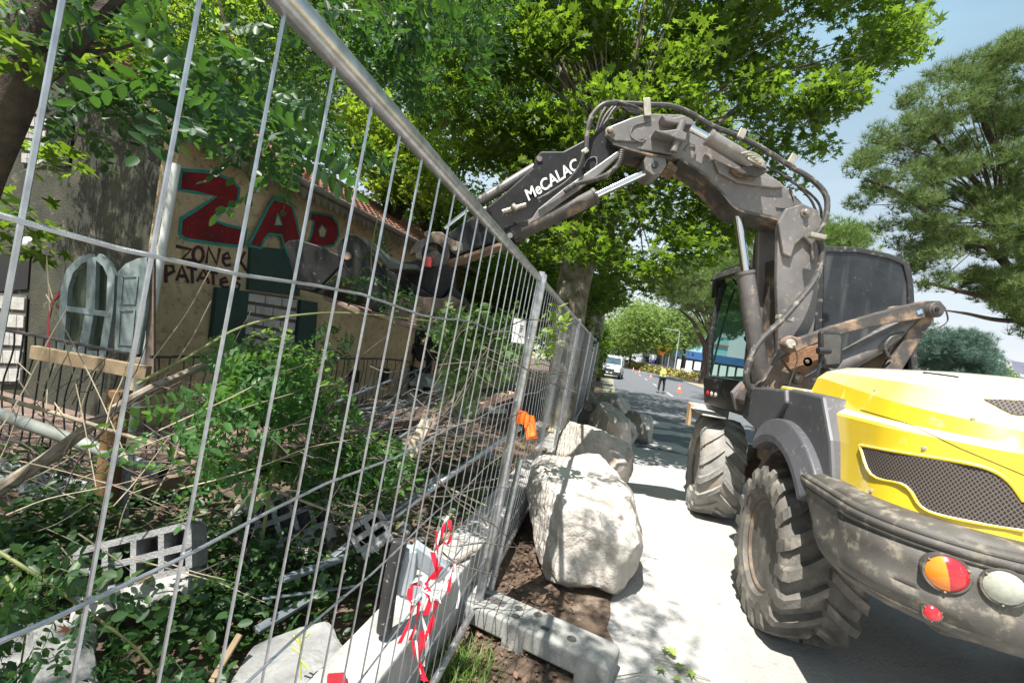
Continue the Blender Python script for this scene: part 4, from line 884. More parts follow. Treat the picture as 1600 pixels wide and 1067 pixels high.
BB=BVHTree.FromPolygons([tuple(v) for v in V],F)
archband(.66,.70,20,146,-1.05,-.70,boomd,'inner_arch')
# counterweight mass inside the shell
m=MB(); m.mbox(-.85,.85,-1.30,-.45,.74,1.22); m.build('counterweight',bump_,EX,bevel=.04)
def lamp(px,py,r,mts,name,dep=.05):
    h=onhood(px,py,.012,BB); 
    if h is None: return
    n=(-ray(px,py).normalized()*.5-MF*.7-MR*.15).normalized(); n.z*=.3; n.normalize()
    o=D.objects.new(name,None); COL.objects.link(o); o.parent=EX; o.location=h-EX.location
    m=MB(); m.lathe([(-.10,r*1.25),(dep*.2,r*1.18),(dep*.35,r*1.12),(dep*.35,r*1.02),(dep*.2,r)],h,n,n=28); m.build('housing',bump_,o)
    for k,mt in enumerate(mts):
        m=MB(); u=n.orthogonal().normalized(); u=(Vector((0,0,1))-n*n.z).normalized(); q=n.cross(u)
        V=[];F=[]; a0,a1=(0,2*math.pi) if len(mts)==1 else ((math.pi*.5+.25,math.pi*1.5+.25) if k==0 else (-math.pi*.5+.25,math.pi*.5+.25)); nn=22; rg_=[0,.35,.7,.9,1]
        for ri in rg_:
            for i in range(nn+1):
                a=a0+(a1-a0)*i/nn; V.append(h+n*(dep*.35+dep*.55*(1-ri**2.5))+(q*-math.cos(a)+u*math.sin(a))*r*ri)
        for j in range(len(rg_)-1):
            for i in range(nn): F.append((j*(nn+1)+i,j*(nn+1)+i+1,(j+1)*(nn+1)+i+1,(j+1)*(nn+1)+i))
        m.add(V,F,0,True); m.build('lens',mt,o)
    for a in (.6,2.6,4.7):
        m=MB(); u=(Vector((0,0,1))-n*n.z).normalized(); q=n.cross(u); m.lathe([(0,r*.07),(.006,r*.06)],h+n*dep*.36+(q*math.cos(a)+u*math.sin(a))*r*1.06,n,n=8); m.build('screw',stl,o)
lensr=mat('red_lens',(.62,.02,.03),(.5,.015,.025),scale=6,rough=.15,coat=.6,dust=(.6,.35,.3),damt=.2,dscale=30)
lenso=mat('amber_lens',(.90,.25,.02),(.8,.2,.015),scale=6,rough=.15,coat=.6); lensg=mat('clear_lens',(.42,.43,.36),(.30,.31,.25),scale=20,rough=.15,coat=.8)
lamp(1478,893,.068,[lenso,lensr],'tail_lamp'); lamp(1565,914,.062,[lensg],'reversing_lamp'); lamp(1457,954,.030,[lensr],'reflector',.025)
# ------------------------------------------------------------------ upper works and boom: the boom plane runs across, facing the camera
def plate(pts,Y0,Y1,mt,name,par=EX,bev=.012,ref=None):
    ref=ref or Y0; m=MB(); m.prism([Vector((p.x,Y0,p.z)) for p in (P(x,y,ref) for x,y in pts)],(0,Y1-Y0,0)); return m.build(name,mt,par,bevel=bev)
def ycyl(px,py,Y,r,ln,mt,name,par=EX,n=24,prof=None):
    c=P(px,py,Y); m=MB(); m.lathe(prof or [(0,r*.9),(.008,r),(ln,r)],c,(0,1,0),n=n); return m.build(name,mt,par)
def bolt(px,py,Y,r,par=EX,mt=brass):
    c=P(px,py,Y); m=MB(); m.lathe([(0,r*1.25),(-.012,r*1.2),(-.014,r*.8),(-.045,r*.72),(-.05,r*.55)],c,(0,1,0),n=18); return m.build('pin',mt,par)
# turret base
m=MB(); m.lathe([(0,.60),(.08,.62),(.14,.58)],M(0,1.25,1.30),(0,0,1),n=36); m.build('turret_ring',boomd,EX)
m=MB(); m.mbox(-.35,.95,.9,2.1,1.42,1.60); m.mbox(-.75,.0,.95,1.35,1.40,1.56); m.build('turret_deck',boomd,EX,bevel=.03)
YB=4.45
upr=[(1166,608),(1200,585),(1222,540),(1218,480),(1212,420),(1214,345),(1226,328),(1252,322),(1272,330),(1281,350),(1282,400),(1278,445),(1272,500),(1268,545),(1282,570),(1290,600),(1278,640),(1200,660),(1176,640)]
pedA=plate([(1172,620),(1200,590),(1216,552),(1216,500),(1214,440),(1216,350),(1228,330),(1252,322),(1272,332),(1281,352),(1281,420),(1274,500),(1268,545),(1290,585),(1292,640),(1180,650)],YB,YB+.06,boomg,'pedestal_plate')
plate([(1172,620),(1200,590),(1216,552),(1216,500),(1214,440),(1216,350),(1228,330),(1252,322),(1272,332),(1281,352),(1281,420),(1274,500),(1268,545),(1290,585),(1292,640),(1180,650)],YB+.36,YB+.42,boomg,'pedestal_plate',ref=YB)
plate([(1228,400),(1268,405),(1262,520),(1250,590),(1190,640),(1176,630),(1216,560),(1222,500)],YB+.05,YB+.37,boomd,'pedestal_web',ref=YB)
plate([(1212,350),(1224,328),(1250,320),(1272,330),(1282,350),(1280,400),(1266,412),(1264,385),(1252,372),(1238,384),(1232,404),(1220,398)],YB-.045,YB,boomg,'pivot_bracket',ref=YB)
bolt(1257,333,YB-.045,.035)
mud=mat('caked_mud',(.30,.22,.16),(.17,.12,.09),scale=6,rough=1,dust=(.14,.13,.125),damt=.55,dscale=7,bump=1,bscale=22)
plate([(1180,646),(1176,622),(1196,596),(1216,562),(1236,556),(1262,560),(1288,590),(1288,640)],YB-.012,YB,mud,'pedestal_foot')
plate([(1222,560),(1240,548),(1286,536),(1300,548),(1282,566),(1262,590),(1236,580)],YB-.03,YB-.012,mat('rust_mud',(.30,.16,.08),(.18,.10,.06),scale=7,rough=.95,bump=.6),'knuckle_plate')
# gooseneck: rear boom half
neck=[(1040,178),(1066,178),(1086,190),(1092,206),(1130,228),(1180,258),(1220,284),(1250,312),(1268,332),(1270,352),(1250,350),(1225,350),(1206,340),(1180,334),(1150,330),(1138,318),(1126,300),(1098,272),(1070,252),(1052,246),(1030,240),(1000,236),(975,232),(958,224),(945,212),(948,202),(960,195),(985,186),(1010,180)]
plate(neck,YB+.04,YB+.34,boomg,'gooseneck_boom',bev=.02)
plate([(948,201),(985,186),(1012,179),(1040,180),(1062,190),(1078,206),(1072,228),(1058,246),(1030,240),(1000,236),(1002,228),(1006,220),(990,224),(960,222),(948,214)],YB+.015,YB+.05,boomg,'neck_cheek',ref=YB+.04)
plate([(1150,268),(1210,282),(1222,296),(1202,296),(1150,288),(1120,272),(1112,250)],YB-.0,YB+.05,boomg,'neck_cheek',ref=YB+.04)
# edge flanges (top and bottom plates, slightly wider than the web)
def flange(pts,w0,th,mt=boomg,name='flange',Y=YB+.04,dep=.36,Yo=-.03):
    m=MB(); q=[P(x,y,Y) for x,y in pts]; q=curve_pts(q,3)
    for a,b in zip(q,q[1:]): 
        d=(b-a); mid=Vector((0,Yo+dep/2,0)); m.bar(a+mid-d*.03,b+mid+d*.03,dep,th,up=(0,1,0)) if False else m.add([p+Vector((0,y_,0))+nn*t for p in(a,b) for y_ in(Yo,Yo+dep) for nn,t in ((Vector((-d.z,0,d.x)).normalized(),-th/2),(Vector((-d.z,0,d.x)).normalized(),th/2))],[(0,1,3,2),(4,6,7,5),(0,4,5,1),(2,3,7,6),(0,2,6,4),(1,5,7,3)])
    return m.build(name,mt,EX)
flange([(1060,250),(1098,274),(1126,302),(1142,322),(1160,332),(1205,342),(1228,352)],0,.022,boomd)
flange([(955,226),(1000,240),(1050,250)],0,.02,boomd)
bolt(953,206,YB+.015,.04)
# raised shapes on the cheek
m=MB(); m.ribbon(curve_pts([P(x,y,YB+.014) for x,y in [(1015,190),(992,196),(985,206),(988,216),(1002,222),(1008,216)]],4),.012,(0,-1,0),.012); m.build('weld_rib',boomg,EX); m=MB(); m.ribbon(curve_pts([P(x,y,YB+.03) for x,y in [(1070,236),(1078,226),(1086,228),(1086,240),(1083,248)]],4),.012,(0,-1,0),.012)
m.build('weld_rib',boomg,EX); m=MB(); m.ribbon(curve_pts([P(x,y,YB+.038) for x,y in [(1212,324),(1228,325),(1240,318),(1236,300),(1232,290)]],4),.012,(0,-1,0),.012); m.build('weld_rib',boomg,EX)
# top cylinder bracket + cylinder on the gooseneck
plate([(1034,180),(1052,184),(1070,180),(1084,188),(1082,196),(1062,194),(1040,190)],YB-.10,YB+.04,boomg,'cylinder_bracket'); plate([(1023,203),(1040,204),(1060,201),(1074,208),(1072,220),(1060,218),(1046,212),(1030,208)],YB-.14,YB+.04,boomg,'cylinder_bracket')
m=MB(); a=P(1066,190,YB-.08);b=P(1052,238,YB-.08); m.tube([a,b],.035,n=16); m.build('bracket_pin',boomg,EX)
def cyl(a,b,r,par,name,mt=boomg,cap=True):
    m=MB(); d=(b-a).normalized(); L=(b-a).length; m.lathe([(0,r*.95),(.01,r),(L-.03,r),(L-.03,r*1.08),(L,r*1.08),(L,r*.6)],a,d,n=24); return m.build(name,mt,par)
def rod(a,b,r,par): m=MB(); m.tube([a,b],r,n=16); return m.build('rod',chrome,par)
tc_=cyl(P(1172,254,YB-.09),P(1106,214,YB-.09),.072,EX,'link_cylinder'); rod(P(1110,217,YB-.09),P(1078,200,YB-.09),.036,tc_)
plate([(1146,262),(1190,256),(1200,268),(1186,276),(1160,272)],YB-.12,YB+.04,boomd,'cylinder_lug')
m=MB()
for k in range(5): m.tube(curve_pts([P(1158+5*k,240+3*k,YB-.16),P(1172+4*k,238+4*k,YB-.18),P(1188,246+3*k,YB-.15),P(1196,262,YB-.12)],4),.010,n=6)
m.build('valve_pipes',stl,tc_); m=MB(); m.bar(P(1168,246,YB-.15),P(1192,258,YB-.15),.05,.06); m.build('valve_body',stl,tc_,bevel=.006)
# lower lug of neck for stick cylinder
plate([(1010,238),(1040,244),(1042,258),(1034,270),(1020,274),(1008,266),(1006,252)],YB+.02,YB+.34,boomg,'lower_lug'); ycyl(1024,257,YB+.0,.035,.04,mat('pin_dark',(.05,.05,.05),(.03,.03,.03),scale=9,rough=.5),'pin')
plate([(1045,248),(1060,262),(1056,270),(1048,264),(1040,262)],YB+.06,YB+.3,chas,'lower_lug')
# stick (front arm) black
stick=[(975,222),(966,200),(950,196),(925,212),(880,236),(845,236),(836,246),(832,262),(790,300),(762,322),(720,350),(692,370),(682,384),(690,408),(720,398),(770,380),(795,372),(805,376),(815,372),(822,355),(840,330),(880,300),(930,266),(965,238)]
plate([(x,y) for x,y in stick],YB+.06,YB+.32,blackp,'stick_arm',bev=.018)
plate([(966,236),(930,262),(880,296),(840,328),(824,352),(840,345),(885,312),(935,276),(972,240)],YB+.03,YB+.06,boomg,'stick_flange',ref=YB+.06)
flange([(690,412),(735,398),(775,384),(800,378)],0,.03,mat('rusty_underside',(.26,.165,.10),(.17,.11,.075),scale=6,rough=.9),'worn_bottom_edge',Y=YB+.06,dep=.30,Yo=-.02)
m=MB(); m.ribbon(curve_pts([P(x,y,YB+.056) for x,y in [(912,262),(918,250),(930,246),(932,258),(924,266),(915,270)]],4),.01,(0,-1,0),.01); m.build('weld_rib',boomg,EX)
ycyl(797,368,YB+.02,.045,.05,blackp,'pin'); ycyl(797,368,YB+.01,.028,.03,boomg,'pin'); ycyl(843,248,YB+.045,.03,.03,boomg,'pin')
# big lower cylinder of the arm
sc=cyl(P(800,368,YB+.12),P(930,306,YB+.12),.085,EX,'arm_cylinder',boomd); rod(P(925,309,YB+.12),P(1024,262,YB+.12),.04,sc)
# upper bucket cylinder
bc=cyl(P(836,262,YB+.18),P(738,322,YB+.18),.052,EX,'bucket_cylinder',boomg); rod(P(745,318,YB+.18),P(695,358,YB+.18),.026,bc)
# lettering
def text(body,px0,px1,Y,mt,name,par,size,th=.003,shear=.2):
    cu=D.curves.new('t','FONT'); cu.body=body; cu.size=1; cu.extrude=.01; cu.offset=.022; cu.shear=shear; to=D.objects.new('t',cu); COL.objects.link(to); bpy.context.view_layer.update()
    me=D.meshes.new_from_object(to.evaluated_get(bpy.context.evaluated_depsgraph_get())); D.objects.remove(to)
    a=P(*px0,Y);b=P(*px1,Y);d=(b-a).normalized(); xs=[v.co.x for v in me.vertices]; w_=max(xs)-min(xs); k=(b-a).length/w_; up=Vector((-d.z,0,d.x)); 
    if up.z<0: up=-up
    off=wloc(par)
    for v in me.vertices: v.co=a+d*(v.co.x-min(xs))*k+up*v.co.y*k*size+Vector((0,-1,0))*(v.co.z*.2+.001)-off
    me.update(); me.materials.clear(); return link(name,me,mt,par)
text('MeCALAC',(826,314),(908,262),YB+.058,wp,'lettering',EX,1.15)
# linkage and bucket
plate([(664,372),(676,362),(690,362),(702,372),(722,380),(724,392),(712,398),(700,390),(688,380),(676,378),(666,384)],YB-.0,YB+.10,boomd,'tipping_link')
ycyl(668,366,YB-.03,.035,.4,boomd,'pin'); ycyl(711,388,YB-.04,.045,.44,boomd,'pin'); ycyl(711,388,YB-.06,.025,.03,stl,'pin')
# quick coupler: hook ring
m=MB(); c=P(676,396,YB-.01)
m.lathe([(0,.11),(0,.165),(.07,.165),(.07,.11)],c,(0,1,0),n=32,closed=True); m.lathe([(-.02,.0),(-.02,.075),(.08,.085)],c+Vector((0.03,0,-.05)),(0,1,0),n=24); m.build('coupler_hook',boomd,EX,bevel=.006)
m=MB(); m.box(P(668,410,YB-.05),.09,.05,.10); m.build('lock_indicator',mat('red_paint',(.45,.05,.05),(.3,.03,.03),scale=5,rough=.6),EX,bevel=.008)
plate([(640,398),(656,392),(664,372),(650,378),(642,388)],YB,YB+.07,boomd,'coupler_plate')
plate([(622,412),(652,404),(690,412),(706,420),(706,445),(690,468),(676,462),(640,440)],YB-.02,YB+.34,blackp,'coupler_body')
bk=D.objects.new('bucket',None); COL.objects.link(bk); bk.parent=EX; bk['label']='muddy clamshell bucket hanging at the end of the arm'
Yb0,Yb1=4.05,5.35
jaw=[(444,381),(450,376),(466,374),(500,384),(536,401),(544,412),(530,418),(520,428),(508,440),(496,452),(488,456),(466,452),(458,430)]
arm=[(527,386),(533,376),(548,366),(560,370),(585,404),(600,430),(606,450),(602,480),(596,488),(578,484),(572,470),(560,448),(540,420),(529,400)]
for Ya in (Yb0,Yb1): plate(jaw,Ya,Ya+.05,blackp,'jaw_side',bk,ref=Yb0); plate(arm,Ya-.02,Ya+.07,blackp,'side_arm',bk,ref=Yb0)
ycyl(542,400,Yb0-.05,.035,.05,boomd,'pin',bk)
inn=mat('scraped_steel',(.07,.08,.075),(.045,.05,.05),scale=5,rough=.55,dust=(.3,.26,.22),damt=.3,dscale=8)
brn=mat('muddy_steel',(.19,.13,.10),(.11,.08,.065),scale=5,rough=.85,dust=(.34,.25,.18),damt=.45,dscale=6)
plate([(458,430),(466,452),(488,456),(490,451),(470,448),(462,428)],Yb0+.05,Yb1,blackp,'jaw_floor',bk,ref=Yb0); plate([(488,456),(496,452),(520,428),(524,432),(499,458)],Yb0+.05,Yb1,inn,'jaw_floor',bk,ref=Yb0)
plate([(496,458),(505,462),(560,482),(600,494),(598,500),(550,490),(498,466)],Yb0+.1,Yb1-.1,brn,'cutting_edge',bk,ref=Yb0)
plate([(560,372),(566,368),(604,408),(650,412),(650,420),(604,420)],Yb0+.05,Yb1,inn,'bucket_back',bk,ref=Yb0)
plate([(580,484),(600,470),(640,462),(690,466),(704,460),(716,468),(722,478),(712,498),(694,512),(640,504)],Yb0+.02,Yb0+.06,brn,'bucket_side',bk,ref=Yb0)
plate([(580,484),(640,504),(694,512),(712,498),(724,500),(700,520),(640,514),(578,492)],Yb0,Yb1,brn,'bucket_floor',bk,ref=Yb0)
plate([(640,440),(676,462),(690,468),(706,445),(722,470),(724,480),(716,476),(700,462),(688,476),(660,466),(636,448)],Yb0+.1,Yb1,blackp,'bucket_back',bk,ref=Yb0)
plate([(683,512),(690,490),(694,470),(704,462),(720,470),(700,490),(690,514)],Yb0-.02,Yb0+.02,brn,'cutting_lug',bk,ref=Yb0)
# strut linkage at the right
plate([(1224,530),(1236,524),(1250,528),(1300,510),(1360,492),(1420,476),(1448,470),(1470,470),(1480,482),(1472,494),(1452,496),(1400,504),(1340,516),(1290,530),(1250,548),(1236,552),(1226,545)],4.22,4.30,boomd,'rear_link',bev=.01)
ycyl(1237,537,4.17,.06,.10,boomd,'link_boss'); ycyl(1237,537,4.15,.042,.03,mat('pale_grease_cap',(.5,.47,.42),(.4,.36,.3),scale=6,rough=.6),'grease_cap'); ycyl(1465,484,4.16,.07,.5,boomd,'link_boss'); ycyl(1465,484,4.145,.045,.03,boomd,'link_boss'); ycyl(1465,484,4.135,.02,.02,void,'bore')
lc=cyl(P(1290,582,4.42),P(1440,494,4.42),.105,EX,'lift_cylinder',boomg)
plate([(1376,592),(1396,560),(1420,516),(1446,490),(1462,492),(1446,520),(1424,556),(1402,592)],4.30,4.38,boomd,'rear_stay'); plate([(1340,580),(1376,540),(1396,540),(1372,585)],4.5,4.6,chas,'rear_stay')
m=MB(); m.tube(curve_pts([P(1390,560,4.3),P(1382,545,4.28),P(1392,528,4.28),P(1412,520,4.3)],5),.018,n=8); m.tube(curve_pts([P(1478,484,4.2),P(1480,502,4.2),P(1462,514,4.2),P(1440,520,4.25)],5),.007,n=6); m.build('stay_hose',hosem,EX)
m=MB(); m.prism([P(x,y,4.212) for x,y in [(1432,486),(1440,483),(1442,489),(1434,492)]],(0,-.002,0)); m.build('blue_sticker',mat('blue_sticker',(.08,.25,.6),(.3,.4,.6),scale=30,rough=.4),EX)
m=MB(); m.bar(P(1255,588,4.43),P(1282,573,4.43),.01,.05,up=(0,1,0)); m.build('stripe_plate',mat('stripe',(.2,.35,.6),(.6,.6,.6),scale=30,rough=.5),EX)
# muddy lower bosses
for x,y,r in ((1193,605,.055),(1230,608,.045),(1204,640,.05),(1262,565,.05),(1246,590,.06)): ycyl(x,y,YB-.03,r,.06,boomd,'pivot_boss'); ycyl(x,y,YB-.04,r*.4,.02,stl,'grease_nipple')
m=MB(); m.tube(curve_pts([P(1240,538,4.14),P(1246,560,4.3),P(1240,580,4.38),P(1232,604,4.38)],5),.007,n=6); m.build('grease_line',stl,EX)
# lift cylinder of pedestal (vertical, left)
vc=cyl(P(1190,596,4.62),P(1164,424,4.62),.085,EX,'boom_cylinder',boomg); rod(P(1166,432,4.62),P(1152,330,4.62),.045,vc)
# hoses
def hose(pts,r,Y=None,mt=hosem,n=8):
    m=MB(); m.tube(curve_pts([P(x,y,(Y or YB)+dz) for x,y,dz in pts],6),r,n=n); return m.build('hose',mt,EX)
hose([(916,236,0),(918,205,0),(926,180,0),(945,163,0),(975,162,.05),(1010,164,.05),(1048,166,.05),(1080,178,.05),(1110,196,.05),(1150,212,.05),(1190,232,.05),(1235,260,.0),(1270,282,-.05),(1290,305,-.08),(1292,330,-.1),(1286,350,-.1),(1276,366,-.1)],.026)
for k,(dx,dy) in enumerate(((0,0),(4,6),(8,10),(12,3))): hose([(924+dx,240,.1),(932+dx,205,.1),(942+dx,175+dy,.1),(960+dx,158+dy,.12),(985,166+dy,.15),(1000,178,.2)],.014)
hose([(966,160,.0),(995,168,.02),(1012,182,.05)],.012); hose([(930,210,.2),(950,188,.2),(968,188,.2),(985,190,.2)],.012)
hose([(1080,200,.1),(1110,222,.1),(1150,250,.1),(1200,262,.1),(1238,284,.1),(1265,310,.1),(1276,332,.1)],.012); hose([(1236,284,0),(1262,300,0),(1280,320,0),(1284,345,0)],.012)
# corrugated spiral hose
m=MB(); cp=curve_pts([P(x,y,YB-.05) for x,y in [(972,235),(966,256),(950,272),(925,282),(900,288),(882,300)]],14); m.tube(cp,[.022+(.005 if i%2 else 0) for i in range(len(cp))],n=8); m.build('spiral_hose',hosem,EX)
m=MB(); m.tube(curve_pts([P(x,y,YB-.02) for x,y in [(912,238),(905,260),(888,282),(862,300),(840,312)]],5),.014,n=7); m.build('hose',hosem,EX)
m=MB(); m.tube([P(785,331,YB-.02),P(822,320,YB-.02)],.022,n=10); m.tube([P(800,322,YB-.03),P(808,328,YB-.03)],.035,n=10); m.build('hose_fitting',stl,EX); m=MB(); m.tube([P(760,325,YB),P(745,332,YB)],.018,n=8); m.build('hose_fitting',stl,EX)
# big hose down the pedestal
hose([(1278,366,-.10),(1284,392,-.12),(1280,420,-.14),(1268,445,-.16),(1248,470,-.18),(1222,500,-.2),(1190,530,-.24),(1172,560,-.26),(1166,590,-.26),(1175,612,-.25),(1196,620,-.2)],.030)
for (x,y) in ((1276,369),(1226,497)): 
    m=MB(); m.bar(P(x-12,y-2,YB-.16),P(x+12,y+3,YB-.16),.07,.045); m.build('hose_clamp',stl,EX,bevel=.008)
for (x,y,dx,dy) in ((1010,154,2,28),(1156,216,6,-14),(1234,256,8,-14),(912,234,4,6)):
    m=MB(); m.bar(P(x,y,YB-.01),P(x+dx,y+dy,YB-.01),.07,.03,up=(0,1,0)); m.build('hose_clamp',stl,EX,bevel=.006)
for k in range(7):
    hose([(1215-k*3,350,.45),(1200-k*3,375,.45),(1196-k*3,430,.45),(1198-k*4,500,.42),(1190-k*4,560,.4),(1178-k*2,620,.35)],.020)
# ------------------------------------------------------------------ cab
cab=D.objects.new('cab',None); COL.objects.link(cab); cab.parent=EX; cab.location=P(1280,600,5.2)-EX.location
cabm=mat('cab_paint',(.035,.034,.035),(.022,.022,.022),scale=4,rough=.5,dust=(.28,.25,.21),damt=.3,dscale=16)
YC=5.15; YD=6.25
def cp_(pts,Y0,Y1,mt,name,bev=.012): 
    m=MB(); m.prism([Vector((p.x,Y0,p.z)) for p in (P(x,y,YC) for x,y in pts)],(0,Y1-Y0,0)); return m.build(name,mt,cab,bevel=bev)
for Ya in (YC,YD-.06):
    cp_([(1166,598),(1170,536),(1178,480),(1190,436),(1196,422),(1206,426),(1199,444),(1188,484),(1180,540),(1176,600)],Ya,Ya+.06,cabm,'pillar')
    cp_([(1165,596),(1200,600),(1270,606),(1436,598),(1436,640),(1270,660),(1164,642)],Ya,Ya+.06,cabm,'sill_panel')
    cp_([(1274,388),(1290,384),(1340,386),(1390,396),(1421,408),(1428,440),(1436,600),(1426,600),(1418,440),(1412,414),(1388,404),(1340,395),(1288,394),(1284,560),(1274,600)],Ya,Ya+.06,cabm,'window_frame')
cp_([(1192,400),(1230,392),(1288,384),(1342,386),(1392,396),(1422,408),(1422,414),(1340,397),(1288,396),(1230,404),(1196,416)],YC+.06,YD-.06,cabm,'roof')
cp_([(1176,418),(1188,404),(1240,391),(1242,398),(1206,409),(1186,420)],YC-.06,YD+.05,cabm,'visor')
m=MB(); m.prism([P(x,y,YC+.02) for x,y in [(1288,394),(1340,395),(1388,404),(1412,414),(1418,440),(1424,560),(1284,562)]],(0,.012,0)); m.build('rear_side_window',rearg,cab)
m=MB(); m.prism([P(x,y,YC+.02) for x,y in [(1176,598),(1181,540),(1189,484),(1200,446),(1206,428),(1240,420),(1240,600)]],(0,.010,0)); m.build('door_window',glassc,cab)
m=MB(); m.prism([P(x,y,YD-.03) for x,y in [(1176,598),(1181,540),(1189,484),(1200,446),(1206,428),(1400,430),(1400,598)]],(0,.010,0)); m.build('far_window',glassc,cab)
a=P(1168,596,YC+.05);a2=P(1172,536,YC+.05);a3=P(1181,480,YC+.05);b=P(1196,424,YC+.05); m=MB(); m.add([a,a2,a2+Vector((0,1,0)),a+Vector((0,1,0))],[(0,1,2,3)]); m.add([a2,a3,a3+Vector((0,1,0)),a2+Vector((0,1,0))],[(0,1,2,3)]); m.add([a3,b,b+Vector((0,1.0,0)),a3+Vector((0,1.0,0))],[(0,1,2,3)]); m.build('windscreen',glassc,cab)
cp_([(1163,600),(1205,610),(1205,664),(1165,650)],YC-.03,YD+.02,cabm,'front_sill')
a=P(1424,420,YC+.06);b=P(1434,600,YC+.06); m=MB(); m.prism([a,b,b+Vector((-.02,0,0)),a+Vector((-.02,0,0))],(0,1.0,0)); m.build('rear_window',rearg,cab)
m=MB()
for k in range(3): m=MB(); q=P(1164,640,YC); m.lathe([(-.04,.035),(.01,.033),(.02,.01)],Vector((q.x-.01,YD-.12-.12*k,q.z+.08)),(-1,0,0),n=12); m.build('marker_lamp',mat('grey_lens',(.5,.48,.46),(.5,.45,.4),scale=30,rough=.3) if k else lensr,cab)
# cab inside: seat, column, floor
m=MB(); m.box(P(1250,560,5.7),.5,.5,.14); m.box(P(1285,510,5.7)+Vector((.05,0,0)),.14,.5,.75); m.box(P(1290,455,5.7)+Vector((.05,0,0)),.1,.3,.2); m.build('seat',mat('seat_fabric',(.03,.03,.035),(.02,.02,.022),scale=9,rough=.9),cab,bevel=.04)
m=MB(); m.tube([P(1165,600,5.7),P(1182,545,5.7)],.05,n=10); m.lathe([(-.012,.17),(-.012,.2),(.012,.2),(.012,.17)],P(1186,540,5.7),(.5,0,.85),n=24,closed=True); m.build('steering_column',iron,cab)
m=MB(); m.box(P(1180,560,5.95),.10,.02,.06); m.build('hi_vis_strap',mat('hivis',(.6,.85,.05),(.5,.75,.04),scale=4,rough=.7),cab)
m=MB(); m.prism([P(x,y,YC+.06) for x,y in [(1168,598),(1434,600),(1434,612),(1168,608)]],(0,1,0)); m.build('floor',cabm,cab)
m=MB(); q=[P(x,y,YD+.05) for x,y in [(1148,452),(1138,480),(1124,530),(1114,570),(1110,594),(1116,602)]]; m.tube(curve_pts(q,5),.014,n=8); m.build('grab_handle',hosem,cab)
mr=D.objects.new('mirror',None); COL.objects.link(mr); mr.parent=EX; mr.location=P(1130,445,6.3)-EX.location; mr['label']='small black cab mirror on the far left'
m=MB(); m.prism([P(x,y,6.3) for x,y in [(1118,440),(1124,431),(1134,434),(1135,450),(1131,465),(1117,465)]],(0,.12,0)); m.build('mirror_shell',iron,mr,bevel=.015)
m=MB(); m.tube(curve_pts([P(1126,432,6.36),P(1134,428,6.36),P(1144,434,6.36),P(1152,446,6.3)],4),.012,n=7); m.build('mirror_arm',iron,mr)
mr=D.objects.new('mirror',None); COL.objects.link(mr); mr.parent=EX; mr.location=P(1302,545,3.7)-EX.location; mr['label']='large square black mirror on its stalk above the hood'
m=MB(); m.prism([P(x,y,3.7) for x,y in [(1282,518),(1288,515),(1312,518),(1319,525),(1318,565),(1310,577),(1288,574),(1283,568)]],(0,.05,0)); m.build('mirror_shell',iron,mr,bevel=.02,)
m=MB(); m.prism([P(x,y,3.698) for x,y in [(1286,522),(1311,523),(1314,528),(1312,568),(1288,570)]],(0,-.003,0)); m.build('mirror_glass',mat('dusty_mirror',(.10,.095,.085),(.06,.058,.052),scale=8,rough=.35),mr)
m=MB(); m.tube(curve_pts([P(1285,548,3.66),P(1280,572,3.66),P(1275,596,3.66),P(1268,618,3.66)],4),.012,n=8); m.build('mirror_arm',iron,mr)
m=MB(); m.tube([P(1278,548,3.64),P(1296,548,3.64)],.028,n=12); m.build('mirror_clamp',iron,mr); m=MB(); m.tube([P(1268,596,3.64),P(1284,594,3.64)],.026,n=12); m.build('mirror_clamp',iron,mr)
# ------------------------------------------------------------------ people
skin=mat('skin',(.42,.25,.17),(.36,.21,.14),scale=9,rough=.6); hairm=mat('dark_hair',(.02,.015,.012),(.012,.01,.01),scale=30,rough=.8)
clb=mat('black_cloth',(.018,.018,.022),(.012,.012,.015),scale=8,rough=.9); hiv=mat('hivis_cloth',(.62,.85,.04),(.52,.75,.03),scale=6,rough=.8); refl=mat('reflective',(.7,.72,.7),(.6,.6,.6),scale=9,rough=.4)
def skinobj(name,nodes,edges,mt,par,sub=2):
    off=wloc(par); me=D.meshes.new(name); me.from_pydata([Vector(p)-off for p,r in nodes],edges,[]); o=link(name,me,mt,par,smooth=True)
    sk=o.modifiers.new('skin','SKIN'); sk.use_smooth_shade=True
    for i,(p,r) in enumerate(nodes): me.skin_vertices[0].data[i].radius=(r,r) if not isinstance(r,tuple) else r
    me.skin_vertices[0].data[0].use_root=True
    sb=o.modifiers.new('sub','SUBSURF'); sb.levels=sub; sb.render_levels=sub; return o
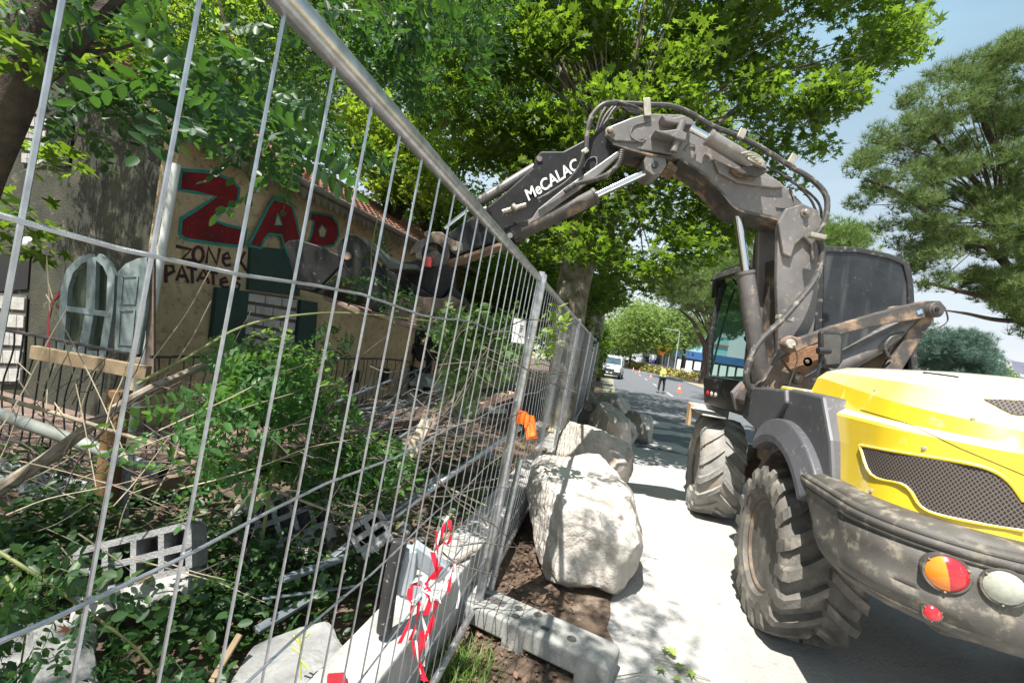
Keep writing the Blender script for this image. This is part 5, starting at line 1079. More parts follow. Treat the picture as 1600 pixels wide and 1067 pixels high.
def person(label,loc,h,face,lh,rh,vest=False,spread=.10,stepf=0):
    """face: heading unit vector; lh, rh: hand positions as (side, forward, up) fractions"""
    k=h/1.75; fwd=Vector(face).normalized(); rt=Vector((fwd.y,-fwd.x,0)); L=Vector(loc)
    q=lambda s,fw,z:L+rt*s*k+fwd*fw*k+Vector((0,0,z*k))
    t=thing('person',label,'person',loc)
    lhv,rhv=Vector(lh),Vector(rh)
    def elbow(sh,ha,sg): m_=(sh+ha)/2; return m_+rt*sg*.07*k-fwd*.05*k-Vector((0,0,.05*k))
    ls=q(-.19,0,1.42);rs=q(.19,0,1.42);lhp=q(*lhv);rhp=q(*rhv); le=elbow(ls,lhp,-1);re=elbow(rs,rhp,1)
    nodes=[(q(0,0,.95),.13),(q(0,0,1.15),.115),(q(0,0,1.36),.14),(q(0,0,1.47),.065),(q(0,.01,1.55),.055),(q(0,.015,1.62),.088),(q(0,.01,1.69),.080),
    (ls,.06),(le,.042),(lhp,.028),(rs,.06),(re,.042),(rhp,.028),(q(-.09,0,.88),.095),(q(-spread,.01,.5),.06),(q(-spread-.01,-.01,.10),.042),(q(-spread-.02,.13,.04),(.045,.03)),
    (q(.09,0,.88),.095),(q(spread,.01+stepf*.5,.5),.06),(q(spread+.01,stepf,.10),.042),(q(spread+.02,.13+stepf,.04),(.045,.03))]
    nodes=[(p,(r[0]*k,r[1]*k) if isinstance(r,tuple) else r*k) for p,r in nodes]
    edges=[(0,1),(1,2),(2,3),(3,4),(4,5),(5,6),(2,7),(7,8),(8,9),(2,10),(10,11),(11,12),(0,13),(13,14),(14,15),(15,16),(0,17),(17,18),(18,19),(19,20)]
    # fingers
    for hi,(hp,el) in ((9,(lhp,le)),(12,(rhp,re))):
        d=(hp-el).normalized(); sd=d.cross(fwd); sd=sd.normalized() if sd.length>.1 else rt
        for j,(o_,ln) in enumerate(((-.026,.07),(-.009,.085),(.009,.08),(.026,.062))):
            a=len(nodes); nodes+=[(hp+d*.05*k+sd*o_*k,.010*k),(hp+d*(.05+ln*.6)*k+sd*o_*k+fwd*.012*k,.009*k),(hp+d*(.05+ln)*k+sd*o_*k+fwd*.03*k,.007*k)]; edges+=[(hi,a),(a,a+1),(a+1,a+2)]
        a=len(nodes); nodes+=[(hp+sd*-.035*k+d*.02*k,.011*k),(hp+sd*-.05*k+d*.055*k,.009*k)]; edges+=[(hi,a),(a,a+1)]
    skinobj('body',nodes,edges,skin,t)
    sh=nodes
    tr=[(q(0,0,.97),.145*k),(q(-.095,0,.88),.105*k),(q(-spread,.01,.5),.075*k),(q(-spread-.01,-.005,.10),.06*k),(q(.095,0,.88),.105*k),(q(spread,.01+stepf*.5,.5),.075*k),(q(spread+.01,stepf,.10),.06*k)]
    skinobj('trousers',tr,[(0,1),(1,2),(2,3),(0,4),(4,5),(5,6)],clb,t)
    sc_=.8 if vest else 1
    st=[(q(0,0,1.0),.145*k*sc_),(q(0,0,1.18),.13*k*sc_),(q(0,0,1.36),.152*k*sc_),(q(0,0,1.46),.075*k),(ls,.072*k),(ls.lerp(le,.85),.055*k),(rs,.072*k),(rs.lerp(re,.85),.055*k)]
    skinobj('shirt',st,[(0,1),(1,2),(2,3),(2,4),(4,5),(2,6),(6,7)],clb,t)
    if vest:
        skinobj('vest',[(q(0,0,.90),.21*k),(q(0,0,1.12),.215*k),(q(0,0,1.34),.22*k),(q(0,0,1.46),.12*k)],[(0,1),(1,2),(2,3)],hiv,t)
        m=MB()
        for z in (1.04,1.2): m.lathe([(-.025*k,.206*k),(.025*k,.206*k)],q(0,0,z),(0,0,1),n=20)
        m.build('reflective_band',refl,t)
    # shoes
    m=MB()
    for sx,sf in ((-spread-.015,0),(spread+.015,stepf)): m.box(q(sx,.06+sf,.045),.10*k,.27*k,.09*k,rot=math.atan2(-fwd.x,fwd.y))
    m.build('shoes',iron,t,bevel=.02)
    # face + hair
    hd=q(0,.02,1.645); m=MB(); m.lathe([(-.03*k,.086*k),(.02*k,.094*k),(.07*k,.082*k),(.10*k,.05*k),(.112*k,.0)],hd-fwd*.018*k+Vector((0,0,.01*k)),(0,0,1),n=16); m.build('hair',hairm,t)
    m=MB(); m.box(hd+fwd*.092*k-Vector((0,0,.01*k)),.02*k,.03*k,.04*k,rot=math.atan2(-fwd.x,fwd.y)); m.build('nose',skin,t,bevel=.006)
    m=MB()
    for s in(-1,1): m.box(hd+fwd*.082*k+rt*.032*s*k+Vector((0,0,.012*k)),.018*k,.012*k,.010*k,rot=math.atan2(-fwd.x,fwd.y))
    m.box(hd+fwd*.084*k-Vector((0,0,.052*k)),.045*k,.012*k,.010*k,rot=math.atan2(-fwd.x,fwd.y)); m.build('eyes_and_mouth',hairm,t)
    m=MB()
    for s in(-1,1): m.box(hd+rt*.09*s*k-fwd*.005*k-Vector((0,0,.005*k)),.015*k,.03*k,.055*k,rot=math.atan2(-fwd.x,fwd.y))
    m.build('ears',skin,t,bevel=.005)
    return t
gp=G(1032,614); person('man in a lime high visibility vest standing on the road, forearms held in front',(gp.x,gp.y,.0),1.76,(-.5,-.85,0),(-.05,.22,1.12),(-.02,.24,1.16),True,.13,.08)
p_=P(663,520,10.6); person('bearded man in a black shirt and trousers standing in the dark doorway',(p_.x,p_.y,p_.z-1.78),1.78,(.3,-.95,0),(-.30,.03,.82),(.28,.05,.82))
g1=P(941,585,37); person('person in black standing left of the white van, nearer the fence',(P(938,560,36).x,36,.0),1.76,(.8,-.6,0),(-.1,.25,1.1),(.2,.25,1.15))
person('person in black clothes at the front corner of the white van',(P(945.5,560,37).x,37.3,.0),1.74,(.9,.3,0),(-.1,.25,1.1),(.15,.25,1.05))
# ------------------------------------------------------------------ vehicles
cwhite=mat('white_car_paint',(.72,.72,.72),(.62,.62,.62),scale=3,rough=.3,coat=.4); cglass=mat('car_window',(.05,.09,.10),(.03,.05,.06),scale=2,rough=.08,spec=.8); tyr=mat('car_tyre',(.03,.03,.03),(.02,.02,.02),scale=9,rough=.9)
def car(label,loc,hd,body,prof,W_=1.75,L_=4.2,name='parked_car',cat='car',group=None,blk=None):
    """prof: list of (y,z,inset) side outline, nose at +y"""
    t=thing(name,label,cat,loc,group); F_=Vector(hd).normalized(); Rt=Vector((F_.y,-F_.x,0)); Lc=Vector(loc); q=lambda x,y,z:Lc+Rt*x+F_*y+Vector((0,0,z))
    n=len(prof); V=[];F=[]
    for s in(-1,1):
        for y,z,i in prof: V.append(q(s*(W_/2-i),y,z))
    for i in range(n): F.append((i,(i+1)%n,n+(i+1)%n,n+i))
    F+=[tuple(range(n)),tuple(range(n,2*n))]; m=MB(); m.add(V,F); m.build('body',body,t,bevel=.05,seg=3)
    return t,q,F_,Rt
def carparts(t,q,F_,Rt,W_,L_,wy,r=.32,ws=None,side=None,front=True):
    for y in wy:
        for s in(-1,1):
            m=MB(); m.lathe([(-.11,.0),(-.11,r),(.11,r),(.11,0)],q(s*(W_/2-.10),y,r),Rt,n=20); w=m.build('wheel',tyr,t)
            m=MB(); m.lathe([(0,r*.62),(.012*1,r*.6),(.012,0)],q(s*(W_/2+.012),y,r),Rt*s,n=16); m.build('rim',refl,w)
    if ws: m=MB(); m.prism([q(x,y,z) for x,y,z in ws],F_*.02+Vector((0,0,.01))); m.build('windscreen',cglass,t)
    for pts in side or []:
        for s in(-1,1):
            m=MB(); m.prism([q(s*(W_/2-i)+s*.004,y,z) for y,z,i in pts],Rt*s*.01); m.build('side_window',cglass,t)
    for s in(-1,1):
        m=MB(); m.box(q(s*(W_/2-.25),L_/2-.06,.82),.34,.12,.18,rot=math.atan2(-F_.x,F_.y)); m.build('headlight',refl,t,bevel=.03)
        m=MB(); m.box(q(s*(W_/2+.12),L_/2-1.25,1.08),.16,.09,.16,rot=math.atan2(-F_.x,F_.y)); m.build('door_mirror',tyr,t,bevel=.03)
        m=MB(); m.box(q(s*(W_/2-.14),-L_/2+.03,.9),.12,.06,.35,rot=math.atan2(-F_.x,F_.y)); m.build('tail_light',lensr,t,bevel=.01)
    m=MB(); m.box(q(0,L_/2-.02,.42),W_-.1,.14,.30,rot=math.atan2(-F_.x,F_.y)); m.build('bumper',tyr,t,bevel=.04)
    m=MB(); m.box(q(0,L_/2+.01,.70),.8,.05,.12,rot=math.atan2(-F_.x,F_.y)); m.build('radiator_grille',tyr,t,bevel=.01)
    m=MB(); m.box(q(0,L_/2+.065,.46),.5,.015,.11,rot=math.atan2(-F_.x,F_.y)); m.build('number_plate',refl,t)
vp=P(954,588,38.5); hd=(-.30,-.95,0)
vprof=[(-2.05,.35,0),(-2.05,1.1,.02),(-1.95,1.80,.14),(.35,1.83,.14),(.65,1.72,.14),(1.25,1.12,.04),(1.9,.98,.06),(2.08,.8,.08),(2.1,.35,.05)]
t,q,F_,Rt=car('white delivery van with grey bumper parked at the left road edge facing the camera',(vp.x,38.5,.0),hd,cwhite,vprof,1.8,4.2,'parked_van','van')
carparts(t,q,F_,Rt,1.8,4.2,(-1.35,1.4),.31,[(-.80,1.24,1.15),(.80,1.24,1.15),(.70,.70,1.68),(-.70,.70,1.68)],[[(.6,1.15,.04),(1.1,1.15,.05),(.55,1.65,.14),(-.3,1.65,.14),(-.3,1.15,.04)]])
def estate(label,px,py,Y,hd,mt,name='parked_car',cat='car',group='cars parked beyond the road'):
    p=P(px,py,Y); pr=[(-2.0,.35,0),(-2.05,.95,.04),(-1.7,1.42,.2),(.3,1.48,.2),(1.0,.98,.06),(1.95,.85,.08),(2.05,.35,.05)]
    t,q,F_,Rt=car(label,(p.x,p.y,.06),hd,mt,pr,1.75,4.1,name,cat,group)
    carparts(t,q,F_,Rt,1.75,4.1,(-1.3,1.3),.31,[(-.75,.98,1.0),(.75,.98,1.0),(.62,.35,1.43),(-.62,.35,1.43)],[[(.75,1.0,.06),(.25,1.40,.2),(-1.5,1.36,.2),(-1.75,1.0,.06)]])
bl=mat('dark_car_paint',(.02,.025,.035),(.015,.02,.03),scale=3,rough=.3); gr=mat('silver_car_paint',(.35,.36,.38),(.3,.3,.32),scale=3,rough=.3,metal=.4)
estate('small white van parked on the far side of the median, rear towards us',1073,571,76,(.2,1,0),cwhite,'parked_van','van')
estate('white car coming down the far end of the road',957,548,120,(-.1,-1,0),cwhite)
estate('dark car parked far behind the planted strip, left one',975,551,105,(1,.1,0),bl)
estate('silver car parked far behind the planted strip',990,553,100,(1,.1,0),gr)
estate('dark blue car parked before the low blue building',1092,562,95,(1,.2,0),bl)
# cones
cg='orange traffic cones down the middle of the road'
conem=mat('cone_orange',(.85,.18,.05),(.75,.14,.04),scale=4,rough=.6)
def cone(label,px,py,Y):
    p=P(px,py,Y); t=thing('traffic_cone',label,'traffic cone',(p.x,p.y,.01),cg); c=Vector((p.x,p.y,.01))
    m=MB(); m.box(c+Vector((0,0,.02)),.36,.36,.04); m.build('base',conem,t,bevel=.01); m=MB(); m.lathe([(.04,.11),(.6,.025)],c,(0,0,1),n=14); m.build('cone',conem,t)
    m=MB(); m.lathe([(.24,.084),(.36,.066)],c,(0,0,1),n=14); m.build('white_band',refl,t)
cone('nearest traffic cone, right of the man in the lime vest',1061.5,608,30.5); cone('second traffic cone, just left of the man in the lime vest',1017,587,48); cone('third traffic cone, past the one beside the man',999.5,577,60); cone('farthest traffic cone, just right of the white van',990.5,571,72)
# street lamps
polem=mat('lamp_post_grey',(.42,.44,.46),(.34,.36,.38),scale=3,rough=.5,metal=.4)
def lampost(label,px,Y,h,arm):
    p=P(px,560,Y); c=Vector((p.x,p.y,.1)); t=thing('street_lamp',label,'street lamp',c,'grey street lamps along the median')
    m=MB(); m.tube([c,c+Vector((0,0,h))],[.10,.06],n=8); m.build('pole',polem,t)
    m=MB(); e=c+Vector((0,0,h)); m.tube([e,e+Vector((arm,0,.05))],.05,n=6); m.build('arm',polem,t); m=MB(); m.box(e+Vector((arm,0,.03)),.8,.3,.14); m.build('lamp_head',polem,t,bevel=.03)
lampost('tallest street lamp on the median with its arm to the left',1056,72,7.2,-2.0); lampost('shorter street lamp left of the tallest one, two arms towards the trees',1040,95,8.6,-2.4); lampost('thin far street lamp between the other two',1045,110,8.0,1.0)
# blue building, hall behind, colour signs, barrier
blu=mat('blue_cladding',(.03,.10,.26),(.02,.08,.22),scale=.5,rough=.6)
def bldg(name,label,px0,px1,Y,z0,z1,mt,fn=None,dep=12):
    a=P(px0,560,Y);b=P(px1,560,Y); t=thing(name,label,'building',(a.x,Y,0)); m=MB(); m.box(((a.x+b.x)/2,Y+dep/2,(z0+z1)/2),b.x-a.x,dep,z1-z0); m.build('wall',mt,t); return t,a.x,b.x
t,xa,xb=bldg('low_building','low blue clad shop building with white bays beyond the car park',1052,1180,110,0,5.6,mat('shop_front',(.05,.06,.09),(.03,.035,.05),scale=.4,rough=.5))
m=MB(); m.box(((xa+xb)/2,109.6,4.9),xb-xa+.6,1.0,1.8); m.build('fascia',blu,t)
for k in range(9):
    m=MB(); m.box((xa+1.6+k*(xb-xa-3)/8,109.4,1.9),1.5,.3,3.2); m.build('white_bay',cwhite,t)
t,xa,xb=bldg('tall_hall','pale teal clad hall with a flat roof rising behind the low blue building',1066,1135,180,0,16,mat('teal_cladding',(.22,.42,.46),(.18,.36,.40),scale=.3,rough=.7))
m=MB(); m.box(((xa+xb)/2,179.6,12.5),xb-xa,.6,.5); m.build('red_line',mat('red_trim',(.5,.12,.1),(.4,.1,.08),scale=2,rough=.7),t)
t,xa,xb=bldg('white_shop','small white shop building behind the far trees',1000,1040,125,0,5.0,mat('white_render',(.6,.6,.6),(.5,.5,.5),scale=.4,rough=.8))
m=MB(); m.box(((xa+xb)/2,124.8,2),xb-xa-2,.4,2.4); m.build('shop_window',cglass,t)
t=thing('shop_sign','round yellow and orange advertising discs on a pole by the far shops','sign',P(1037,558,88))
p=P(1038,541,88); m=MB(); m.lathe([(0,1.1),(.25,1.1)],p,(0,1,0),n=20); m.build('yellow_disc',mat('sign_yellow',(.85,.6,.02),(.8,.5,.02),scale=1,rough=.5),t); m=MB(); m.lathe([(0,.8),(.25,.8)],P(1034,549,88),(0,1,0),n=20); m.build('orange_disc',mat('sign_orange',(.85,.3,.03),(.8,.25,.02),scale=1,rough=.5),t); m=MB(); g=P(1037,558,88); m.tube([(g.x,88.2,0),(p.x,88.2,p.z)],.12,n=8); m.build('pole',polem,t)
t=thing('road_barrier','red and white plastic barrier beside the leaning pine trunk','barrier',(P(1112,580,60).x,60,.1)); c=P(1113,580,60); 
m=MB(); m.box((c.x,60,.55),1.6,.4,.5); m.build('red_panel',mat('barrier_red',(.65,.05,.08),(.55,.04,.07),scale=3,rough=.6),t,bevel=.05); m=MB(); m.box((c.x,60,1.05),1.6,.36,.48); m.build('white_panel',cwhite,t,bevel=.05)
for k in range(7):
    x=1000+k*6.3; p=P(x,560,92+k*2); m=MB(); m.box((p.x,p.y,.85),.9,.06,1.3); o=m.build('direction_panel',r_.choice([cwhite,cwhite,polem]),bevel=.01); tag(o,'small pale roadside panel far away in the planted strip','sign panel','pale roadside panels in the planted strip')
t=thing('road_sign','white sign board on a post with a purple plate in the planted strip','sign',(P(1018,570,80).x,80,0)); g=P(1018,570,80); m=MB(); m.tube([(g.x,80,0),(g.x,80,2.9)],.05,n=6); m.build('pole',polem,t); m=MB(); m.box((g.x,79.9,2.7),1.2,.05,.9); m.build('plate',cwhite,t); m=MB(); m.box((g.x-.1,79.85,2.0),.9,.05,.5); m.build('purple_plate',mat('purple_sign',(.2,.12,.4),(.2,.12,.4),scale=2,rough=.5),t)
# parking meter with solar panel
t=thing('parking_meter','parking meter with a small tilted solar panel beyond the hood, at the right edge','parking meter',(P(1596,590,7).x,7,0)); b=P(1596,590,7); m=MB(); m.box((b.x,7,b.z/2),.30,.25,b.z); m.build('cabinet',mat('meter_grey',(.1,.11,.13),(.08,.09,.1),scale=5,rough=.5),t,bevel=.02); m=MB(); m.prism([P(1582,566,6.95),P(1606,570,6.95),P(1608,586,6.8),P(1587,583,6.8)],(0,.03,.03)); 
pm=D.materials.new('solar_cells'); pm.use_nodes=True; n_=pm.node_tree; bt=n_.nodes.new('ShaderNodeTexBrick'); bt.offset=0; bt.inputs['Scale'].default_value=22; bt.inputs['Color1'].default_value=(.02,.02,.05,1); bt.inputs['Color2'].default_value=(.03,.02,.07,1); bt.inputs['Mortar'].default_value=(.3,.3,.34,1); bt.inputs['Mortar Size'].default_value=.03; tcx=n_.nodes.new('ShaderNodeTexCoord'); n_.links.new(tcx.outputs['Object'],bt.inputs[0]); n_.links.new(bt.outputs[0],n_.nodes['Principled BSDF'].inputs['Base Color']); m.build('solar_panel',pm,t)
# ------------------------------------------------------------------ vegetation
mp=maple(); ml=maple_lo(); ovl=oval(1,.55)
def crown(t,name,mt,T,cs,per,rad,size,flat=.6,up=.5,hang=False,var=.35):
    pos=around(cs,per,rad,flat); n=len(pos); rot=hangrot(n) if hang else randrot(n,up)
    return scatter(name,mt,t,T[0],T[1],pos,rot,size*(1+var*(rng.random(n)*2-1)-.25*(rng.random(n)<.3)))
def limbs_to(fork,cs,k,r0,seed,mid=.4):
    r=random.Random(seed); out=[]
    for c in r.sample(cs,min(k,len(cs))):
        m1=fork.lerp(c,mid)+Vector((r.uniform(-.2,.2),r.uniform(-.2,.2),(c-fork).length*.10)); out.append(([fork,m1,c],r0*r.uniform(.6,1),r0*.18))
    return out
# plane tree 1
poly=[(985,455),(1020,440),(1050,436),(1095,400),(1140,395),(1190,340),(1200,305),(1262,262),(1292,215),(1300,170),(1330,120),(1390,100),(1445,50),(1452,-60),(1400,-260),(900,-300),(560,-200),(640,60),(700,180),(730,300),(800,360),(870,400),(940,440)]
cs=centers(poly,6.6,10.5,400,11,2.6)
fork=Vector((.95,8.0,3.3))
tr=[([Vector((1.0,8.05,0)),Vector((.98,8.0,1.5)),Vector((.92,8.0,2.6)),fork],.26,.30)]
lm=[([fork,Vector((.75,8.0,4.4)),Vector((.45,8.0,5.6)),Vector((.1,8.1,7.2)),Vector((-.1,8.2,9.5))],.15,.06),([fork,Vector((1.15,8,4.4)),Vector((1.35,8.1,6.0)),Vector((1.5,8.2,8.5))],.16,.06),([fork,Vector((.75,8.3,4.2)),Vector((.6,8.5,5.6)),Vector((.9,9,8))],.12,.05),([fork,Vector((1.5,8.3,4.2)),Vector((2.6,8.8,5.8)),Vector((4.2,9,7.4))],.13,.04),([Vector((.8,8,3.2)),Vector((.35,8.1,4.4)),Vector((-.5,8.3,6.0)),Vector((-1.6,8.5,8))],.10,.03)]
t=tree('plane_tree','tall mottled bark plane tree just behind the fence, its leaves over the boom',(1.0,8.05,0),planebark,tr,lm+limbs_to(Vector((1.3,8.2,5.2)),cs,80,.035,3))
m=MB()
for k in range(7): a=r_.uniform(0,6.28); m.lathe([(-.10,0),(-.07,.09),(0,.13),(.07,.09),(.10,0)],fork+Vector((math.cos(a)*.2,math.sin(a)*.2,r_.uniform(-.5,.1))),(r_.uniform(-.4,.4),r_.uniform(-.4,.4),1),n=12)
m.build('burr',planebark,t)
crown(t,'crown',maplem,mp,cs,155,.56,.112)
# lower branch leaves of second plane farther along the fence
poly=[(700,470),(760,400),(830,390),(900,430),(960,440),(985,455),(960,480),(935,500),(925,530),(918,545),(905,520),(880,500),(820,520),(740,500)]
cs=centers(poly,10.5,17,190,12,.6); 
t=tree('plane_tree','dark plane tree farther along the fence, foliage hanging down to the white van',(2.3,14.2,0),planebark,[([Vector((2.3,14.2,0)),Vector((2.25,14.2,2)),Vector((2.2,14.2,4.2))],.28,.24)],limbs_to(Vector((2.2,14.2,4)),cs,16,.08,5))
crown(t,'crown',maplem,mp,cs,80,.5,.12)
poly=[(690,380),(760,230),(800,60),(1000,20),(1150,160),(1130,300),(1020,370),(960,410),(900,450),(800,420)]
cs=centers(poly,13,19,150,22,3.5)
t=tree('plane_tree','third plane tree of the row, seen in the gaps behind the boom',(3.4,19,0),planebark,[([Vector((3.4,19,0)),Vector((3.4,19,5))],.3,.25)],limbs_to(Vector((3.4,19,5)),cs,14,.09,6))
crown(t,'crown',maplem,ml,cs,90,1.05,.15)
# dark hedge shrub beside the far fence
cs=centers([(922,500),(940,500),(945,535),(935,560),(930,585),(920,580),(915,540)],24,36,60,14,.3)
t=tree('hedge_tree','bushy dark tree at the end of the fence beside the parked van',(6.0,30,0),bark,[([Vector((6.0,30,0)),Vector((6.0,30,3))],.15,.1)],[])
crown(t,'crown',maplem,ml,cs,70,.6,.2)
# bright trees behind the house
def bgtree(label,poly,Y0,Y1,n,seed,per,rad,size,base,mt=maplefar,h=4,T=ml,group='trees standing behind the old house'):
    cs=centers(poly,Y0,Y1,n,seed,1.0); b=Vector(base); t=tree('leafy_tree',label,b,bark,[([b,b+Vector((0,0,h*.5)),b+Vector((0,0,h))],.22,.16)],limbs_to(b+Vector((0,0,h)),cs,14,.08,seed),group)
    crown(t,'crown',mt,T,cs,per,rad,size); return t
maplebr=leafmat('bright_leaf',(.08,.15,.025),(.13,.22,.035),(.42,.60,.05),.5)
bgtree('bright yellow green tree behind the gable roof at the top left',[(110,-20),(120,130),(180,160),(260,200),(330,235),(430,240),(470,120),(470,-60),(120,-80)],9,13,170,31,110,.75,.12,(-7.5,12,0),maplebr)
bgtree('green tree behind the red tiled roof, left of the arm',[(440,-60),(450,180),(480,260),(560,290),(640,330),(720,350),(760,200),(720,-60)],11,16,170,32,100,.9,.13,(-2.8,15.5,0),maplem)
bgtree('bright maple like tree between the roof end and the black arm',[(530,170),(560,290),(620,320),(680,330),(700,220),(620,150)],9.5,11.5,45,33,110,.6,.11,(-3.6,12.0,0),maplebr)
bgtree('dark tree filling the gap at the end of the house',[(600,330),(620,400),(720,440),(880,480),(900,400),(800,340),(700,300)],15,20,90,34,90,1.0,.16,(-1.5,19,0),maplem)
bgtree('dense dark tree far behind the bucket and the plane trunks',[(640,380),(700,560),(900,570),(930,480),(900,380),(760,330)],22,30,70,35,90,1.8,.3,(-.5,26,0),maplem)
# median and far trees
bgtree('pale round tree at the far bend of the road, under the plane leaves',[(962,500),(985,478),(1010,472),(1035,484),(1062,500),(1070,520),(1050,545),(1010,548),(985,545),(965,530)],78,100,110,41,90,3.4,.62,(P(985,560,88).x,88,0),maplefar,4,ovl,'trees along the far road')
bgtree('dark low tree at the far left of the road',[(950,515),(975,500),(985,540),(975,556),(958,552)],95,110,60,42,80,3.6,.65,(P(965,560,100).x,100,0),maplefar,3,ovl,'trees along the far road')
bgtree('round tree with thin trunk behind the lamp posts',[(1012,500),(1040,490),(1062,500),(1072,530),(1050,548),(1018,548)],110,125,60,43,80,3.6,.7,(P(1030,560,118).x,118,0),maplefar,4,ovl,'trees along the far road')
tf=tuft(15,1)
def pine(label,trunk,limbs,cs,per,rad,size,mt=pinem,flat=.65):
    t=tree('pine_tree',label,trunk[0][0][0],pinebark,trunk,limbs,'pines right of the road')
    pos=around(cs,per,rad,flat); n=len(pos); scatter('crown',mt,t,tf[0],tf[1],pos,randrot(n,.9),size*(.7+.6*rng.random(n))); return t
# umbrella pine on median
b=Vector((P(1100,590,54).x,54,.1)); k1=P(1104,545,54); k2=P(1110,528,54)
cs=centers([(1030,440),(1060,418),(1090,410),(1130,415),(1160,440),(1150,520),(1118,500),(1090,480),(1060,478),(1040,470)],50,60,100,44)
pine('leaning umbrella pine on the median with a forked dark trunk',[([b,b.lerp(k1,.5)+Vector((.3,0,0)),k1,k2],.62,.42)],[([k1,P(1092,520,54),P(1080,500,54),P(1062,484,54)],.35,.1),([k2,P(1112,495,54),P(1108,460,54)],.4,.12),([k1,P(1122,520,54),P(1135,480,54)],.35,.12)]+limbs_to(k2,cs,16,.14,7),cs,55,2.0,.75)
cs=centers([(1040,505),(1062,488),(1085,500),(1096,520),(1085,538),(1060,540),(1045,528)],84,94,60,45)
pine('small yellowish pine behind the street lamps',[([Vector((P(1068,560,88).x,88,0)),P(1072,530,88)],.4,.25)],limbs_to(P(1072,530,88),cs,8,.12,8),cs,50,2.4,.9,maplefar if False else pinem)
cs=centers([(1110,430),(1150,370),(1195,350),(1260,340),(1300,345),(1345,368),(1360,400),(1330,460),(1200,500),(1120,520)],24,31,190,46,2)
pine('bright green pine behind the cab roof',[([Vector((14.5,27,0)),Vector((14.3,27,4)),Vector((14,27,7))],.3,.2)],limbs_to(Vector((14.2,27,6)),cs,20,.1,9),cs,60,1.1,.42,leafmat('fresh_pine',(.09,.15,.04),(.15,.22,.06),(.28,.42,.08),.4))
# big pine, right
poly=[(1325,280),(1345,235),(1375,215),(1378,180),(1420,150),(1450,105),(1490,110),(1525,68),(1560,75),(1600,62),(1760,60),(1800,300),(1760,540),(1660,470),(1600,450),(1560,440),(1490,440),(1430,430),(1385,390),(1370,350),(1340,330)]
cs=centers(poly,13.0,18.0,350,47,4.2)+centers([(1440,440),(1500,450),(1560,470),(1600,520),(1640,540),(1640,470),(1560,440)],13.5,16,26,48)
b=Vector((19.5,16,0)); fk=Vector((18.5,16,5.2))
lmb=[([fk,P(1560,470,15.5),P(1500,455,15),P(1440,440,14.5)],.14,.04),([fk,P(1560,500,15),P(1510,490,14.5),P(1470,484,14)],.10,.02),([fk,P(1560,400,15.5),P(1480,350,15),P(1400,300,14.5),P(1350,280,14.2)],.16,.03),([fk,P(1590,300,15.5),P(1540,200,15),P(1530,120,14.5)],.18,.04),([fk,P(1560,330,15.5),P(1480,240,15),P(1440,180,14.5)],.14,.03)]
pine('large pine tree filling the right side above the excavator cab',[([b,Vector((19.2,16,2.5)),fk],.42,.34)],lmb+limbs_to(P(1560,360,15.6),cs,60,.05,10),cs,46,.50,.30,flat=.6)
cs2=centers([(1440,440),(1500,450),(1560,470),(1600,520),(1640,540),(1640,470),(1560,440)],13.5,16,30,48)
# blue cedar bush
cs=centers([(1430,545),(1438,522),(1462,514),(1485,520),(1505,516),(1530,524),(1545,545),(1556,575),(1550,600),(1440,600)],24,29,120,49,.5)
t=tree('cedar_bush','blue green rounded cedar behind the hood, below the big pine',(P(1490,600,26).x,26,0),pinebark,[([Vector((P(1490,600,26).x,26,0)),P(1490,560,26)],.2,.12)],[])
pos=around(cs,70,.8,.6); scatter('crown',bluem,t,tf[0],tf[1],pos,randrot(len(pos),.7),.30*(.7+.6*rng.random(len(pos))))
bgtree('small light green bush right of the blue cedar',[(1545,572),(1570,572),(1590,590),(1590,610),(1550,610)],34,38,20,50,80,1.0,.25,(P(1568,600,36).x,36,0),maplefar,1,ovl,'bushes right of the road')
# planted strip
cs=[Vector((P(x,565,y).x+rng.uniform(-1,1),y+rng.uniform(-2,2),.5)) for x,y in [(975,100),(985,96),(995,92),(1005,88),(1013,84),(1022,80),(1030,76),(1040,74),(1050,72),(1085,70),(1090,66)]]
t=thing('planted_strip','low flowering shrubs in the planted strip beyond the road','shrubs',(cs[5].x,cs[5].y,0),kind=None)
crown(t,'foliage',leafmat('strip_leaf',(.12,.15,.05),(.40,.30,.06),(.3,.3,.08),.2),ovl,cs*6,60,2.4,.4,flat=.35)
# -------------------- locust tree at left, near
cl=[compound(6,.35,1),compound(7,.5,2),compound(5,.25,3)]
t0=P(0,290,2.0)
tk=[([Vector((-2.55,2.0,0)),Vector((-2.5,2.0,1.2)),P(-55,330,2.0),P(0,190,2.0),P(40,95,2.0),P(58,0,2.0),P(80,-120,2.0)],.10,.075)]
br=[([P(30,140,2.0),P(100,90,2.0),P(160,20,2.05),P(240,-60,2.1)],.045,.03),([P(40,110,2.0),P(0,40,2.0),P(-60,-60,2.0)],.07,.04),([P(110,85,2.0),P(150,40,2.1),P(200,10,2.2),P(330,-40,2.4)],.02,.008),
([P(90,80,2.0),P(180,78,2.1),P(240,55,2.2),P(275,35,2.3)],.010,.004),([P(330,-40,2.0),P(360,60,2.0),P(400,130,2.1)],.008,.003),([P(560,-80,2.3),P(600,20,2.4),P(640,90,2.5)],.012,.004),([P(240,-60,2.2),P(420,-120,2.3),P(600,-100,2.4),P(760,-60,2.6)],.03,.012)]
t=tree('locust_tree','dark leaning locust tree trunk at the top left with feathery leaves hanging over the fence',(-2.55,2.0,0),bark,tk,br)
def comp(t,name,mt,cs,per,rad,size,flat=.7,down=.5,rots=None):
    cs=list(cs)
    for k in range(3):
        sub=cs[k::3]
        if not sub: continue
        pos=around(sub,per,rad,flat); n=len(pos); z=hangrot(n,down); scatter(name,mt,t,cl[k][0],cl[k][1],pos,z,size*(.7+.6*rng.random(n)))
def pts(lst): return [P(x,y,Y) for x,y,Y in lst]
